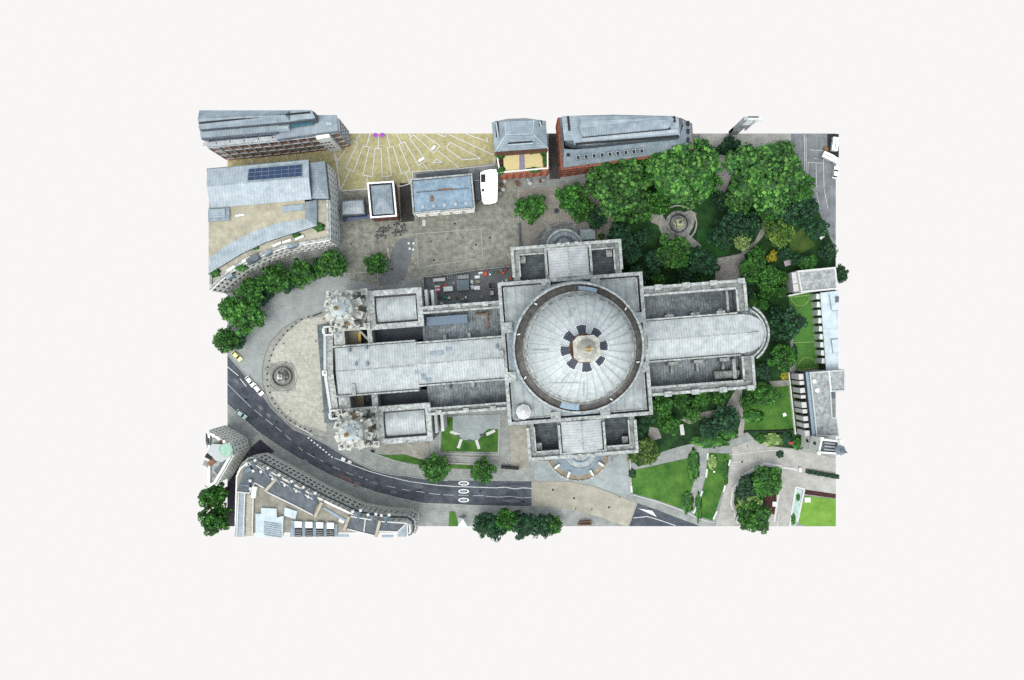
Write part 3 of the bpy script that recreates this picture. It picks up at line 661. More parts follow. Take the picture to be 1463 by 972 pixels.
# --- west front
wf = MB()
slab(-86.5, -84.05, -16.5, 11.8, 0, 31, wf); wf.build('portico_wall', stone_d, cath)
mb = MB(); mb.face([(-86.8, -17.0, 31.1), (-84, -17.0, 31.1), (-84, VN-.5, 37.6), (-86.8, VN-.5, 37.6)]); mb.face([(-86.8, VN-.5, 37.6), (-84, VN-.5, 37.6), (-84, 12.0, 31.1), (-86.8, 12.0, 31.1)])
mb.face([(-86.8, -17, 31.0), (-86.8, VN-.5, 37.6), (-86.8, 12, 31.0)][::-1]); mb.build('pediment_roof', stone, cath)
mb = MB()
for s_ in (-1, 1):
    y0 = VN-.5; y1 = 12.4 if s_ > 0 else -17.4
    for x0, x1, dz in ((-87.2, -86.3, .5),):
        t0, t1 = 37.6+dz, 31.1+dz
        mb.face([(x0, y0, t0), (x1, y0, t0), (x1, y1, t1), (x0, y1, t1)][::s_]); mb.face([(x0, y0, t0), (x0, y1, t1), (x0, y1, t1-1), (x0, y0, t0-1)]); mb.face([(x1, y0, t0), (x1, y1, t1), (x1, y1, t1-1), (x1, y0, t0-1)])
mb.build('pediment_coping', palestone, cath)
for v in (12.4, VN-.5, -17.4):
    mb = MB(); z = 38 if abs(v) < 8 else 31.4; mb.box(-86.8, v, 1.6, 1.8, z-1, z+.6); mb.cyl(-86.8, v, .45, z+.6, z+3, 8, .25)
    ro = mb.build('pediment_statue', whitepanel, cath)
for i in range(8):
    mb = MB(); mb.cyl(-87.5, -15+i*3.62, .75, 4, 18, 12, .65); mb.build('portico_column', stone, cath)
mb = MB(); mb.box(-87.4, -2.3, 1.6, 28.4, 18, 19.2); mb.build('portico_entablature', stone, cath)
st = MB()
for i in range(20): st.prism(UV((-94.7+i*.27, -21.6+i*.05), (-88.2, -21.6), (-88.2, 15.6), (-94.7+i*.27, 15.6-i*.05)), (i*.17+.25) if i else 0, (i+1)*.17+.25)
st.build('west_steps', stepm, cath)
# white frames at both ends of the portico roof
for v, s_ in ((13.3, 1), (-17.9, -1)):
    mb = MB(); parapet(mb, rect(-85.2, v-s_*1.0, 3.4, 3.4), 26, 33.8, .6); mb.build('portico_end_block', palestone, cath)
# infill between towers and nave: wells with balconies
mb = MB(); slab(-83.6, -79.8, 7, 12.3, 0, 32.8, mb); slab(-83.6, -79.6, -15.6, -11.1, 0, 32.8, mb); slab(-71.8, -70.2, 7, 12.5, 0, 33, mb); slab(-72, -70.0, -15.6, -11.1, 0, 33, mb); mb.each('tower_link', stone, cath)
lowroof(-79.8, -75.2, 7, 12, 24, 24, flat('tan_floor', c(150, 146, 130), .9)); lowroof(-79.6, -76, -15.5, -11, 24, 24, flat('tan_floor', c(140, 130, 112), .9))
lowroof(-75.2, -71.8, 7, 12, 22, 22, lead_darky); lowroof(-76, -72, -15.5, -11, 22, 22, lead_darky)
mb = MB(); mb.wall((-75, 11.8), (-71.9, 8.0), .7, 24, 30); mb.build('stair_beam', stone, cath)
mb = MB(); mb.box(-75.4, 9.4, .9, 3.2, 24.1, 27); mb.build('yellow_hoarding', flat('yellow_board', c(214, 172, 70), .7), cath)
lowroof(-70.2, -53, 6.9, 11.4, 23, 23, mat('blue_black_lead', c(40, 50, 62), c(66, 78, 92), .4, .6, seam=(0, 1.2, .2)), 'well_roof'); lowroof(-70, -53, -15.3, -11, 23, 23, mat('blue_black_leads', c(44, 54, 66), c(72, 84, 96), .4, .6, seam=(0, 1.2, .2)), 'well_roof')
# --- west chapels
def chapel(s_, y0, y1, base_y, name):
    m_ = MB(); lo, hi = min(y0, y1), max(y0, y1)
    q = UV((-70.4, lo), (-51.8, lo), (-51.8, hi), (-70.4, hi))
    m_.prism(q, 0, 30.6); m_.build('chapel_wall', stone_d, cath)
    m2 = MB(); parapet(m2, q, 30.6, 33.6, 1.9); m2.build('chapel_parapet', stone, cath)
    rows = []
    for i in range(9):
        t_ = i/8; y = lo+2.6+(hi-lo-5.2)*t_
        rows.append([(-68.0, y, 30.9+1.5*math.sin(math.pi*t_)), (-54.2, y, 30.9+1.5*math.sin(math.pi*t_))])
    m3 = MB(); m3.grid(rows, smooth=True)
    m3.build('chapel_roof', lead, cath)
    m4 = MB(); m4.prism(UV((-68.3, lo+2.0), (-53.9, lo+2.0), (-53.9, hi-2.0), (-68.3, hi-2.0)), 30.6, 30.9); m4.build('chapel_gutter', black, cath)
chapel(1, 11.4, 25.0, 0, 'n'); chapel(-1, -15.3, -28.6, 0, 's')
# white flank fins east of the chapels
for x, z1 in ((-50.9, 26), (-49.0, 21)):
    for v0, v1 in ((18.6, 24.4), (-26.6, -20.2)):
        mb = MB(); mb.prism(UV((x-.5, v0), (x+.5, v0), (x+.5, v1), (x-.5, v1)), 0, z1); mb.build('flank_buttress', whitepanel, cath)
# --- west towers
def tower(uc, vc, s_, label):
    t = MB(); h = 6.6
    t.prism(rect(uc, vc, 2*h, 2*h), 0, 33)
    body = t.build('tower_base', stone_t, cath)
    k = MB(); parapet(k, rect(uc, vc, 2*h+.8, 2*h+.8), 32.2, 34.2, .9)
    for a in (-1, 1):
        for b in (-1, 1): k.box(uc+a*(h-.6), vc+b*(h-.6), 2.2, 2.2, 33, 36.5); k.cyl(uc+a*(h-.6), vc+b*(h-.6), .7, 36.5, 38.8, 8, .3)
    k.build('tower_parapet', stone_t, cath)
    fl = MB(); fl.prism(rect(uc, vc, 2*h-.8, 2*h-.8), 33, 33.3); fl.build('tower_terrace', stone_d, cath)
    b = MB(); b.cyl(uc, vc, 4.6, 33.3, 46, 8); b.build('belfry', stone_t, cath)
    # concave corners with paired columns
    cm = MB()
    for i in range(8):
        a = R(45*i+22.5)
        for da in (-.13, .13):
            cm.cyl(uc+5.9*math.cos(a+da), vc+5.9*math.sin(a+da), .5, 36, 45, 8)
        cm.box(uc+5.7*math.cos(a), vc+5.7*math.sin(a), 1.9, 2.6, 33.3, 36, 45*i+22.5); cm.box(uc+5.6*math.cos(a), vc+5.6*math.sin(a), 2.2, 2.5, 45, 46.8, 45*i+22.5)
        if i % 2: cm.cyl(uc+5.7*math.cos(a), vc+5.7*math.sin(a), .55, 46.8, 49.6, 8, .2)
    cm.build('column_cluster', stone_t, cath)
    for i in range(4):
        a = R(90*i)
        o_ = MB(); o_.box(uc+4.3*math.cos(a), vc+4.3*math.sin(a), .5, 2.2, 37, 43.5, 90*i); o_.build('belfry_opening', dark, cath)
    # bronze clock/louvre rounds on the east and inner faces
    o_ = MB(); q_ = 20
    o_.grid([[(uc+5.0+.9*j, vc+1.7*math.cos(2*math.pi*i/q_)*k_, 41.5+2.6*math.sin(2*math.pi*i/q_)*k_-2.6*j) for i in range(q_)] for k_, j in ((.02, .3), (1, .3), (1.12, 0))], True)
    o_.build('clock_face', brown, cath)
    o_ = MB(); o_.box(uc+.6, vc-s_*5.0, 2.2, 1.1, 44, 48.2); o_.build('clock_face', brown, cath)
    u2 = MB(); u2.lathe(uc, vc, [(5.0, 46.5), (5.2, 47.4), (4.2, 47.6), (3.9, 49), (3.9, 52.5), (4.3, 53), (3.4, 53.4)], 16); u2.build('upper_stage', stone_t, cath)
    for i in range(8):
        a = R(45*i); sc_ = MB(); sc_.box(uc+4.6*math.cos(a), vc+4.6*math.sin(a), 1.5, .7, 47.5, 51, 45*i); sc_.build('scroll', stone_t, cath)
    d_ = MB(); d_.lathe(uc, vc, [(3.45, 53.3), (2.7, 53.9), (2.6, 54.4), (2.4, 55.6), (1.95, 57.0), (1.4, 58.2), (.9, 59.6), (.6, 61.5)], 20); d_.build('cupola', flat('cupola_lead', c(206, 212, 214), .7, var=.25, spec=.2), cath)
    for i in range(8):
        a = R(45*i+12); rb = MB(); rb.box(uc+2.55*math.cos(a), vc+2.55*math.sin(a), 1.1, .45, 53.4, 56.2, 45*i+12); rb.build('cupola_rib', stone_t, cath)
        ur = MB(); ur.cyl(uc+3.9*math.cos(a), vc+3.9*math.sin(a), .45, 51.5, 54.6, 8, .2); ur.build('urn', stone_t, cath)
    p_ = MB(); p_.lathe(uc, vc, [(.35, 61.5), (.75, 62.3), (.8, 63.2), (.45, 64.4), (.05, 65.4)], 12); p_.build('gilded_pineapple', gold, cath)
tower(-77.4, 18.8, 1, 'n'); tower(-77.2, -22.1, -1, 's')
# --- drum, gallery, dome
d0 = MB(); d0.lathe(0, 0, [(22.2, 32.5), (22.2, 38), (21.2, 38.3), (17.2, 38.4)], 64); d0.build('drum_base', bluegrey, cath)
d1 = MB(); d1.lathe(0, 0, [(17.6, 38.4), (17.6, 52.0)], 64); d1.build('drum', stone_d, cath)
for i in range(32):
    a = 2*math.pi*i/32; mb = MB(); mb.cyl(20.4*math.cos(a), 20.4*math.sin(a), .62, 38.4, 50.2, 10, .55); mb.build('peristyle_column', stone, cath)
d2 = MB(); d2.lathe(0, 0, [(19.6, 50.2), (21.7, 50.2), (21.7, 52.0), (17.6, 52.0)], 64); d2.build('stone_gallery', gallery, cath)
d3 = MB(); d3.lathe(0, 0, [(21.75, 50.6), (21.75, 53.5), (21.05, 53.5), (21.05, 52.0)], 64, smooth=False); d3.build('gallery_balustrade', stone, cath)
d3 = MB(); d3.lathe(0, 0, [(22.3, 49.4), (22.3, 51.6), (21.7, 52.4)], 64, smooth=False); d3.build('gallery_rim', bluegrey, cath)
d4 = MB(); d4.lathe(0, 0, [(17.9, 52), (17.9, 57.5), (18.3, 57.7), (18.3, 58.4), (17.4, 58.5), (17.4, 59.0), (17.0, 59.0)], 64, smooth=False); d4.build('attic_drum', stone, cath)
d5 = MB(); d5.lathe(0, 0, [(18.45, 57.9), (18.45, 58.9), (18.0, 58.9), (18.0, 58.5)], 64, smooth=False); d5.build('attic_cornice', stone_d, cath)
# dome shell with 32 raised ribs
prof = []
for i in range(15):
    t_ = i/14; a = t_*R(76)
    prof.append((16.9*math.cos(a)**.92 if i else 16.9, 58.8+22.8*math.sin(a)/math.sin(R(76))))
dm = MB(); nseg = 192; rows = []
for r_, z in prof:
    row = []
    for i in range(nseg):
        a = 2*math.pi*i/nseg; ph = (i % 6)/6; k_ = .24 if ph in (0,) else (.16 if (i % 6) in (1, 5) else 0)
        rr_ = r_+k_*(r_/16.9)
        row.append((rr_*math.cos(a), rr_*math.sin(a), z+k_*(1-r_/16.9)*.6))
    rows.append(row)
dm.grid(rows, True, True)
dome = dm.build('dome', dome_m, cath)
ribm = flat('rib_lead', c(172, 180, 186), .6, var=.2)
for i in range(32):
    a = 2*math.pi*i/32+.03; mb = MB(); lo_, hi_ = [], []
    ca, sa = math.cos(a), math.sin(a); w_ = [.13*(.35+.65*r_/16.9) for r_, z in prof]
    mb.grid([[((r_+.2)*ca-ww*sg*sa, (r_+.2)*sa+ww*sg*ca, z+.1) for (r_, z), ww in zip(prof, w_)] for sg in (1, -1)], smooth=False)
    mb.build('dome_rib', ribm, cath)
# lucarnes: the dark scalloped openings around the lantern foot
for i in range(8):
    a = R(45*i+3); mb = MB()
    zz = lambda r_: 58.8+22.8*math.sin(math.acos(min(1, (r_/16.9)**(1/.92))))/math.sin(R(76))
    pl_ = lambda r_, w_: (r_*math.cos(a)-w_*math.sin(a), r_*math.sin(a)+w_*math.cos(a))
    for grow, dz, nm_, mt_ in ((0, .75, 'dome_opening', dormerdark), (.28, .45, 'opening_rim', whitepanel)):
        mb = MB(); q4 = [(4.5, -1.05-grow), (6.45, -1.42-grow), (6.45, 1.42+grow), (4.5, 1.05+grow)]
        top = [(*pl_(r_, w_), zz(r_)+dz) for r_, w_ in q4]; mb.face(top)
        for jj in range(4):
            p, q = top[jj], top[(jj+1) % 4]; mb.face([(p[0], p[1], p[2]-1.6), (q[0], q[1], q[2]-1.6), q, p])
        for w_ in (-1.08, 0, 1.08): mb.cyl(*pl_(6.65+(.2 if w_ == 0 else 0), w_), .5+grow, zz(7.0)-1.4, zz(6.3)+dz-.03, 10)
        if grow == 0: op = mb.build(nm_, mt_, cath)
        else: mb.build(nm_, mt_, op)
# lantern
l1 = MB(); l1.lathe(0, 0, [(4.7, 79.6), (4.6, 82.6), (4.5, 83.2)], 8, smooth=False); l1.build('lantern_base', lantern_m, cath)
l2 = MB(); l2.lathe(0, 0, [(4.55, 83.2), (4.55, 84.4), (4.3, 84.4), (4.3, 83.3)], 24, smooth=False); l2.build('golden_gallery', rust, cath)
l2 = MB(); l2.lathe(0, 0, [(4.3, 83.35), (2.9, 83.35)], 24, smooth=False); l2.build('golden_gallery_floor', flat('rust_floor', c(112, 78, 66), .9, var=.5), cath)
l3 = MB(); q8 = []
for a, b in ((1, .6), (.6, 1), (-.6, 1), (-1, .6), (-1, -.6), (-.6, -1), (.6, -1), (1, -.6)): q8.append(Vector((a*3.5, b*3.5)))
l3.prism(q8, 83.3, 92.6); l3.build('lantern', lantern_m, cath)
for i in range(4):
    a = R(90*i); mb = MB(); mb.box(3.35*math.cos(a), 3.35*math.sin(a), .3, 2.0, 85, 91, 90*i); mb.build('lantern_opening', dark, cath)
l4 = MB(); l4.prism([p*1.12 for p in q8], 92.6, 93.6, True); l4.lathe(0, 0, [(3.0, 93.6), (2.6, 94.6), (2.1, 96.2), (2.0, 97.6), (1.2, 98.9), (.8, 100)], 12); l4.build('lantern_cap', lantern_m, cath)
l5 = MB(); l5.lathe(0, 0, [(.5, 100), (.75, 100.8), (.85, 101.6), (.6, 102.5), (.3, 102.9)], 14); l5.box(0, 0, .35, .35, 102.6, 107.5); l5.box(0, 0, 2.4, .35, 104.8, 105.3); l5.build('ball_and_cross', gold, cath)
# seams, scuffs and a triangle of dome shading painted in duller grey
def ondome(px, py):
    p = cl(px, py, 66)
    for _ in range(6):
        r_ = min(16.7, p.length); z = 58.8+22.8*math.sin(math.acos(min(1, (r_/16.9)**(1/.92))))/math.sin(R(76)); p = cl(px, py, z)
    return Vector((p.x, p.y, z+.55))
mb = MB(); mb.face([ondome(*q) for q in ((811, 441), (824, 438), (814, 455))][::-1]); mb.build('shade_triangle', flat('triangle_shade_tone', c(168, 174, 178), .6), cath)
seamlead = flat('dull_seam_lead', c(160, 166, 170), .7)  # greyer lead than the dome around it
for (a, b, cc_, d) in ((757, 500, 784, 500), (784, 547, 802, 547), (802, 546, 812, 534), (834, 566, 834, 545), (802, 547, 830, 547), (872, 455, 886, 447)):
    sm = MB(); n_ = 5; last = None
    for i in range(n_+1):
        q = ondome(a+(cc_-a)*i/n_, b+(d-b)*i/n_)
        if last is not None and (q-last).length > .01:
            dd = (q-last).normalized().cross(Vector((0, 0, 1))).normalized()*.16
            sm.face([last+dd, last-dd, q-dd, q+dd])
        last = q
    sm.build('lead_seam', seamlead, cath)
# blue sheeting on the stone gallery, little white lamps
def gsheet(a0, a1, r0, r1, lab):
    mb = MB(); mb.lathe(0, 0, [(r1, 52.6), (r1, 54.0), (r0, 55.2)], 6, R(a0), R(a1), False)
    o = mb.build('scaffold_sheet', sheetblue, None); o.location = (CC.x, CC.y, 0); o.rotation_euler = (0, 0, A); tag(o, lab, 'sheeting')
gsheet(248, 266, 18.4, 20.6, 'pale blue scaffold sheet on the gallery at the foot of the dome, south side')
gsheet(68, 86, 18.8, 20.3, 'pale blue scaffold sheet on the gallery at the foot of the dome, north side')
for a in (163, 205, 130, 35, -18, -62):
    mb = MB(); mb.box(20.2*math.cos(R(a)), 20.2*math.sin(R(a)), 1.0, .45, 52, 53.2, a+25); mb.build('gallery_lamp', whitepanel, cath)

# ================================================================ surrounding buildings
def bt(name, label, cat, px, py, h=0, group=None):
    p = at(px, py, h); return thing(name, label, cat, (p.x, p.y, 0), 0, group)
def slope(mb, lo, hi):
    """strip of roof between two polylines of (x,y,z)"""
    mb.grid([lo, hi], smooth=False)
def z3(h, *pts): return [(*at(x, y, h), h) for x, y in pts]
def lerp_seg(a, b, t): return (a[0]+(b[0]-a[0])*t, a[1]+(b[1]-a[1])*t)

# ---- B1 north-west office
b = bt('office_building', 'long office block with stepped blue-grey metal roofs and red brick bays, top left corner', 'office block', 390, 195, 30)
base = P(29, (296.5, 210.5), (396, 201), (451, 194.5), (484, 188.5), (482, 169), (300, 169), (296, 180))
m = MB(); m.prism(base, 0, 28.6); m.build('wall', flat('terracotta_brick', c(176, 112, 92), .9, var=.4), b)
fr = MB(); ce = cen(base)
segs = [((296.5, 210.5), (396, 201), 5), ((396, 201), (451, 194.5), 3), ((471, 191), (484, 188.5), 1)]
for p, q, n in segs: facade(b, at(*p, 29), at(*q, 29), ce, 4, 28.6, n+n//2, 3, fr, glass, .16, .15, .4, wf=.5)
facade(b, at(484, 188.5, 29), at(482, 169, 29), ce, 4, 28.6, 4, 4, fr, glass, .4, .3, .5)
parapet(fr, base, 28.6, 29.8, .7); fr.build('stone_grid', greyfac, b)
m = MB(); q = P(30, (452, 194.4), (472, 190.8), (484, 188.6)); m.prism([*P(29, (452, 194.5), (471, 191.5)), *(v+Vector((.3, -1.4)) for v in P(29, (471, 191.5), (452, 194.5)))], 3, 30.4); m.build('stair_tower', cream, b)
st_ = b.children[-1]
for i in range(3):
    for j in range(3):
        p = at(455+i*5, 195-i*.8, 29); mm = MB(); mm.box(p.x+.2, p.y-1.42, .7, .12, 22-j*5, 23-j*5); mm.build('window', dark, b)
m = MB(); m.prism(P(30, (396, 200.2), (451, 193.4), (483, 187.6), (481, 165), (396, 165)), 28.6, 30.6); m.build('roof', zinc, b)
m = MB(); m.prism(P(30, (297.5, 209.6), (396, 200.2), (396, 165), (296, 165)), 28.6, 29.2); m.build('terrace', greyfac, b)
m = MB(); m.prism(P(33, (289, 200), (396, 190.5), (396, 168), (285, 168)), 29.2, 33); m.build('upper_storey', blueglass, b)
m = MB(); m.prism(P(33.6, (287.5, 198.5), (397, 188.5), (414, 187), (413.5, 174), (284.5, 182)), 33, 33.7); m.build('upper_roof', zinc, b)
m = MB(); m.prism(P(38, (284, 185), (414, 174), (449, 170), (449.5, 160), (444, 157), (283.5, 157)), 30.6, 37); m.build('penthouse', slate, b)
m = MB(); m.hip(P(38, (283.5, 184.5), (414, 173.2), (414, 157), (283.5, 157)), 37, 39, 0, .05); m.build('penthouse_roof', zinc, b)
m = MB(); m.prism(P(38.2, (414.5, 173), (450, 168.5), (444.5, 157), (414.5, 157)), 37, 38.0); m.build('penthouse_roof', zinc_x, b)
m = MB(); m.prism(P(34, (415, 181), (446, 176.6), (447, 172), (415, 175)), 30.8, 33.5); m.build('rooflight', teal and flat('green_glass', c(40, 96, 112), .2), b)
m = MB(); m.prism(P(33, (398, 186), (413, 185), (413.5, 181), (398, 182)), 33.7, 34.4); m.build('roof_unit', zinc_lt, b)
for i in range(5):
    p = at(300+i*20, 208.5-i*1.9, 29); mm = MB(); mm.box(p.x, p.y+.6, 4.6, 1.0, 29.2, 30.0, 5); mm.build('planter', greyfac, b)
m = MB(); m.box(*at(470, 177, 31), 2.0, 1.2, 30.6, 31.2); m.build('roof_unit', zinc_lt, b)
for x0, y0, x1, y1, h in ((284.5, 176, 443, 160.5, 38.6), (288, 198.8, 396, 189.2, 33.8), (397, 200.4, 484, 188, 30.8), (284, 182, 413, 174.3, 34.2)):
    m = MB(); m.wall(at(x0, y0, h), at(x1, y1, h), .5, h-.6, h+.15); m.build('roof_gutter', dark if h > 34 else slate, b)

# ---- B2 curved office
b = bt('office_building', 'pale stone office block with a curved street front, roof terraces and a long blue rooflight', 'office block', 380, 310, 28)
g26 = [(471, 343), (446, 347), (405, 354), (373.7, 365), (340, 381), (316, 400), (300.6, 415), (300, 300), (300, 246), (340, 240), (464, 232.5), (470, 284)]
base = P(25, *g26)
m = MB(); m.prism(base, 0, 25); m.build('wall', cream, b)
fr = MB(); ce = cen(base)
for i, n in ((0, 2), (1, 3), (2, 3), (3, 3), (4, 3), (5, 2)): facade(b, base[i], base[i+1], ce, 3, 25, n+1, 3, fr, glass, .5, .38, .4)
fr.build('curved_facade', cream, b)
f2 = MB(); facade(b, base[10], base[11], ce, 3, 25, 6, 4, f2, glass, .55, .42, .4); facade(b, base[11], base[0], ce, 3, 25, 6, 4, f2, glass, .55, .42, .4); f2.build('east_facade', whitepanel, b)
k = MB(); parapet(k, base, 25, 26.2, .8); k.build('parapet', stone, b)
m = MB(); m.prism(inset(base, .8), 24.8, 25.15); m.build('terrace_floor', terr, b)
outer = [(453, 322.6), (418, 333.7), (381, 345.7), (344, 363), (320, 378), (298, 391)]
inner = [(436, 312.4), (399.6, 318), (362.6, 330), (340, 341), (325.5, 349.5), (298, 369)]
m = MB(); m.prism([*P(27, *outer), *P(27, (298, 300), (452, 286))], 25.1, 27.0); m.build('upper_storey', slate, b)
m = MB(); m.grid([z3(27.0, *outer), [(*at(x, y, 30.5), 30.5) for x, y in inner]], smooth=False); m.build('curved_roof', zinc_lt, b)
m = MB(); m.face([(*at(435, 289, 30.5), 30.5), (*at(436, 312.4, 30.5), 30.5), (*at(453, 322.6, 27), 27.0), (*at(452.4, 285.5, 27), 27.02)]); m.build('side_roof', zinc_x, b)
m = MB(); m.prism([*P(30.4, *inner), *P(30.4, (298, 296), (435, 284))], 27, 30.4); m.build('flat_roof', flatroof, b)
hq = P(29, (302.4, 297.4), (444, 284.4), (440, 229), (297, 242)); m = MB(); m.prism(hq, 25, 30.6)
m.build('ridge_block', slate, b)
m = MB(); m.hip(P(30.6, (301, 298), (445, 285), (441, 228.5), (296, 242)), 30.6, 33.5, 0, 0, .52); m.build('pitched_roof', zinc_lt, b)
eq = P(29, (445, 284.4), (470, 284.4), (464.4, 230.7), (442, 232.6)); m = MB(); m.prism(eq, 25, 29.4); m.build('end_block', slate, b)
m = MB(); m.hip([eq[0], eq[1], eq[2], eq[3]][1:]+[eq[0]], 29.4, 32.4, .3, .3); m.build('hipped_roof', zinc_x, b)
mb = MB(); q = [(355, 241), (431, 234.4), (432, 253), (355, 259.4)]
zz = [31.4, 31.4, 33.4, 33.4]
qq = [(*at(x, y, 32.4), z) for (x, y), z in zip(q, (31.9, 31.9, 33.6, 33.6))]
mb.face(qq[::-1]); 
for i in range(4): a_, b_ = qq[i], qq[(i+1) % 4]; mb.face([a_, b_, (b_[0], b_[1], b_[2]-1.2), (a_[0], a_[1], a_[2]-1.2)])
rl = mb.build('rooflight', blueglass, b)
bars = MB()
V = [Vector(v) for v in qq]
for i in range(9):
    t_ = i/8; p, q_ = V[0].lerp(V[1], t_), V[3].lerp(V[2], t_); d_ = Vector((.05, 0, 0)); up = Vector((0, 0, .12)); bars.face([p-d_+up, q_-d_+up, q_+d_+up, p+d_+up][::-1])
for i in range(4):
    t_ = i/3; p, q_ = V[0].lerp(V[3], t_), V[1].lerp(V[2], t_); d_ = Vector((0, .1 if i in (0, 3) else .04, 0)); up = Vector((0, 0, .14)); bars.face([p-d_+up, q_-d_+up, q_+d_+up, p+d_+up])
bars.build('glazing_bar', bluegrey, rl)
m = MB(); m.prism(P(31, (298, 299), (328, 297), (328.5, 315), (298, 317)), 28, 31.6, True); m.build('lower_roof', bluegrey, b)
m = MB(); m.prism(P(31.6, (299, 300), (322, 298.5), (322, 311), (299, 312)), 31.6, 32.2); m.build('plant_roof', zinc_x, b)
m = MB(); m.prism(P(31, (402, 295), (433.6, 291.5), (434, 300.5), (403, 303)), 30.4, 31.0); m.build('louvre_panel', zinc, b)
m = MB(); m.prism(P(31, (336, 307), (349, 305.5), (349, 308), (336, 310)), 30.4, 30.9); m.build('roof_unit', whitepanel, b)
for i, (x, y) in enumerate(((410, 345), (428, 340), (396, 349.5), (352, 371), (330, 384))):
    p = at(x, y, 26); mm = MB(); mm.box(p.x, p.y, 3.2, .8, 25.1, 26.6, 20+i*3); mm.build('terrace_wall', cream, b)
for (x, y, w) in ((420, 352, 16), (385, 362, 11), (365, 372, 12), (330, 396, 10)):
    p = at(x, y, 24); mm = MB(); mm.box(p.x, p.y, w*.25, 1.1, 22, 26.9, 18 if x > 400 else 32); mm.build('bay_head', bluegrey, b)
p = at(361, 370, 27); mm = MB(); mm.box(p.x, p.y, 4.6, 2.2, 25, 27.2, 30); mm.build('stair_head', slate, b)

# ---- small pavilions on the square
b = bt('pavilion', 'low shallow-roofed blue-grey pavilion beside the pale office block', 'pavilion', 504, 297, 8)
q = P(7, (488.5, 287.5), (519, 285.5), (521, 305.7), (489, 307.6)); m = MB(); m.prism(q, 0, 7); m.build('wall', greyfac, b)
m = MB(); m.hip([q[0], q[1], q[2], q[3]] if False else [q[3], q[2], q[1], q[0]], 7, 7.8, .25, .25); m.build('roof', zinc_lt, b)
k = MB(); parapet(k, P(7, (487.5, 286.5), (520, 284.5), (522, 307), (488, 309)), 6.6, 7.2, .45); k.build('eaves', slate, b)
b = bt('glass_canopy', 'dark glass canopy strip in front of the low blue-grey pavilion', 'canopy', 512, 315, 4)
m = MB(); m.prism(P(4, (489, 311), (534, 306), (536, 311), (490, 317)), 3.6, 4.0, True); m.build('canopy_roof', blueglass, b)
m = MB(); [m.cyl(*at(x, y, 2), .12, 0, 3.6, 8) for x, y in ((491, 316.5),)]; m.build('post', black, b)
m = MB(); m.cyl(*at(533, 310, 2), .12, 0, 3.6, 8); m.build('post', black, b)
b = bt('pavilion', 'small square brick pavilion with white parapet and hipped grey roof', 'pavilion', 546, 286, 14)
q = P(14, (525.6, 262.3), (561.7, 259.6), (566.3, 308.5), (530, 311)); m = MB(); m.prism(q, 0, 13.4); m.build('wall', brick, b)
k = MB(); parapet(k, P(14, (524.6, 261.3), (562.5, 258.6), (567.3, 309.3), (529.2, 312)), 13.2, 14.3, .55); k.build('parapet', white, b)
m = MB(); i_ = inset(q, .9); m.prism(inset(q, .3), 13.4, 13.6); m.build('gutter', dark, b)
m = MB(); qi = inset(P(14, (525.6, 262.3), (561.7, 259.6), (566.3, 308.5), (530, 311)), .95)
m.hip([qi[0], qi[1], qi[2], qi[3]], 13.8, 16.0, .38, .38); m.build('roof', zinc, b)
fr = MB(); facade(b, q[3], q[2], cen(q), 3, 12.5, 4, 3, fr, glass, .6, .4, .3); facade(b, q[2], q[1], cen(q), 3, 12.5, 5, 3, fr, glass, .6, .4, .3); fr.build('brick_pier', brick, b)
b = bt('pavilion', 'wide flat blue-roofed pavilion with brick and stone piers along the churchyard', 'pavilion', 632, 278, 12)
q = P(12, (587.5, 257.5), (673.7, 249.5), (678, 298), (591, 305)); m = MB(); m.prism(q, 0, 12); m.build('wall', flat('brown_brick', c(96, 64, 56), .9, var=.4), b)
m = MB(); m.prism(inset(q, .5), 12, 12.25); m.build('roof', blueslab, b)
k = MB(); parapet(k, P(12, (586.5, 256.5), (674.5, 248.5), (679, 299), (590.2, 306)), 11.8, 13.1, .55); k.build('parapet', stone, b)
pr = MB(); facade(b, q[3], q[2], cen(q), 3, 11.5, 5, 2, pr, glass, .2, .2, .55); pr.build('stone_pier', cream, b)
m = MB(); m.box(*at(637, 271, 12.5), 5.4, .5, 12.25, 12.9, 3); m.build('roof_unit', timber, b)
m = MB(); m.box(*at(617, 284, 12.5), 1.0, 2.0, 12.25, 13.2, 3); m.build('roof_unit', timber, b)
m = MB(); m.box(*at(632, 272, 12.5), 19.5, .25, 12.25, 12.6, 4.4); m.build('roof_seam', slate, b)
for i in range(5):
    m = MB(); m.cyl(*at(604+i*15.5, 296-i*1.3, 12.5), .7, 12.25, 12.8, 12); m.build('roof_vent', zinc_lt, b)
b = bt('walkway', 'narrow dark covered walkway behind the blue-roofed pavilion', 'walkway', 630, 249, 4)
m = MB(); m.prism(P(3.5, (594, 249), (668, 242), (669, 247), (595, 254)), 3.2, 3.5, True); m.build('walkway_roof', slate, b)
for x in (596, 632, 667):
    m = MB(); m.cyl(*at(x, 251-(x-596)*.095, 1.5), .15, 0, 3.2, 8); m.build('post', black, b)
for x, nm in ((674, 'a'), (685, 'b')): pass
b = bt('passage_roof', 'narrow grey lean-to roof between the blue-roofed pavilion and the white canopy', 'lean-to', 680, 268, 6)
m = MB(); m.prism(P(6, (677, 243), (684, 242.5), (686, 285), (680, 287)), 0, 6); m.build('wall', slate, b); m = MB(); m.box(*at(681, 258, 6.2), 2.0, .25, 6, 6.3); m.build('roof_bar', zinc_lt, b)
b = bt('white_canopy', 'white oval-ended flat canopy roof with two dark square openings', 'canopy', 699, 267, 10)
pts = [(692, 243.7), (700, 242), (709, 242), (711, 247), (711, 268), (710.5, 287), (708, 290), (700, 292), (692, 292), (689, 288), (686.5, 268), (686, 247)]
q = P(10, *pts); m = MB(); m.prism(q, 8.8, 10.0, True); m.build('canopy_roof', white, b)
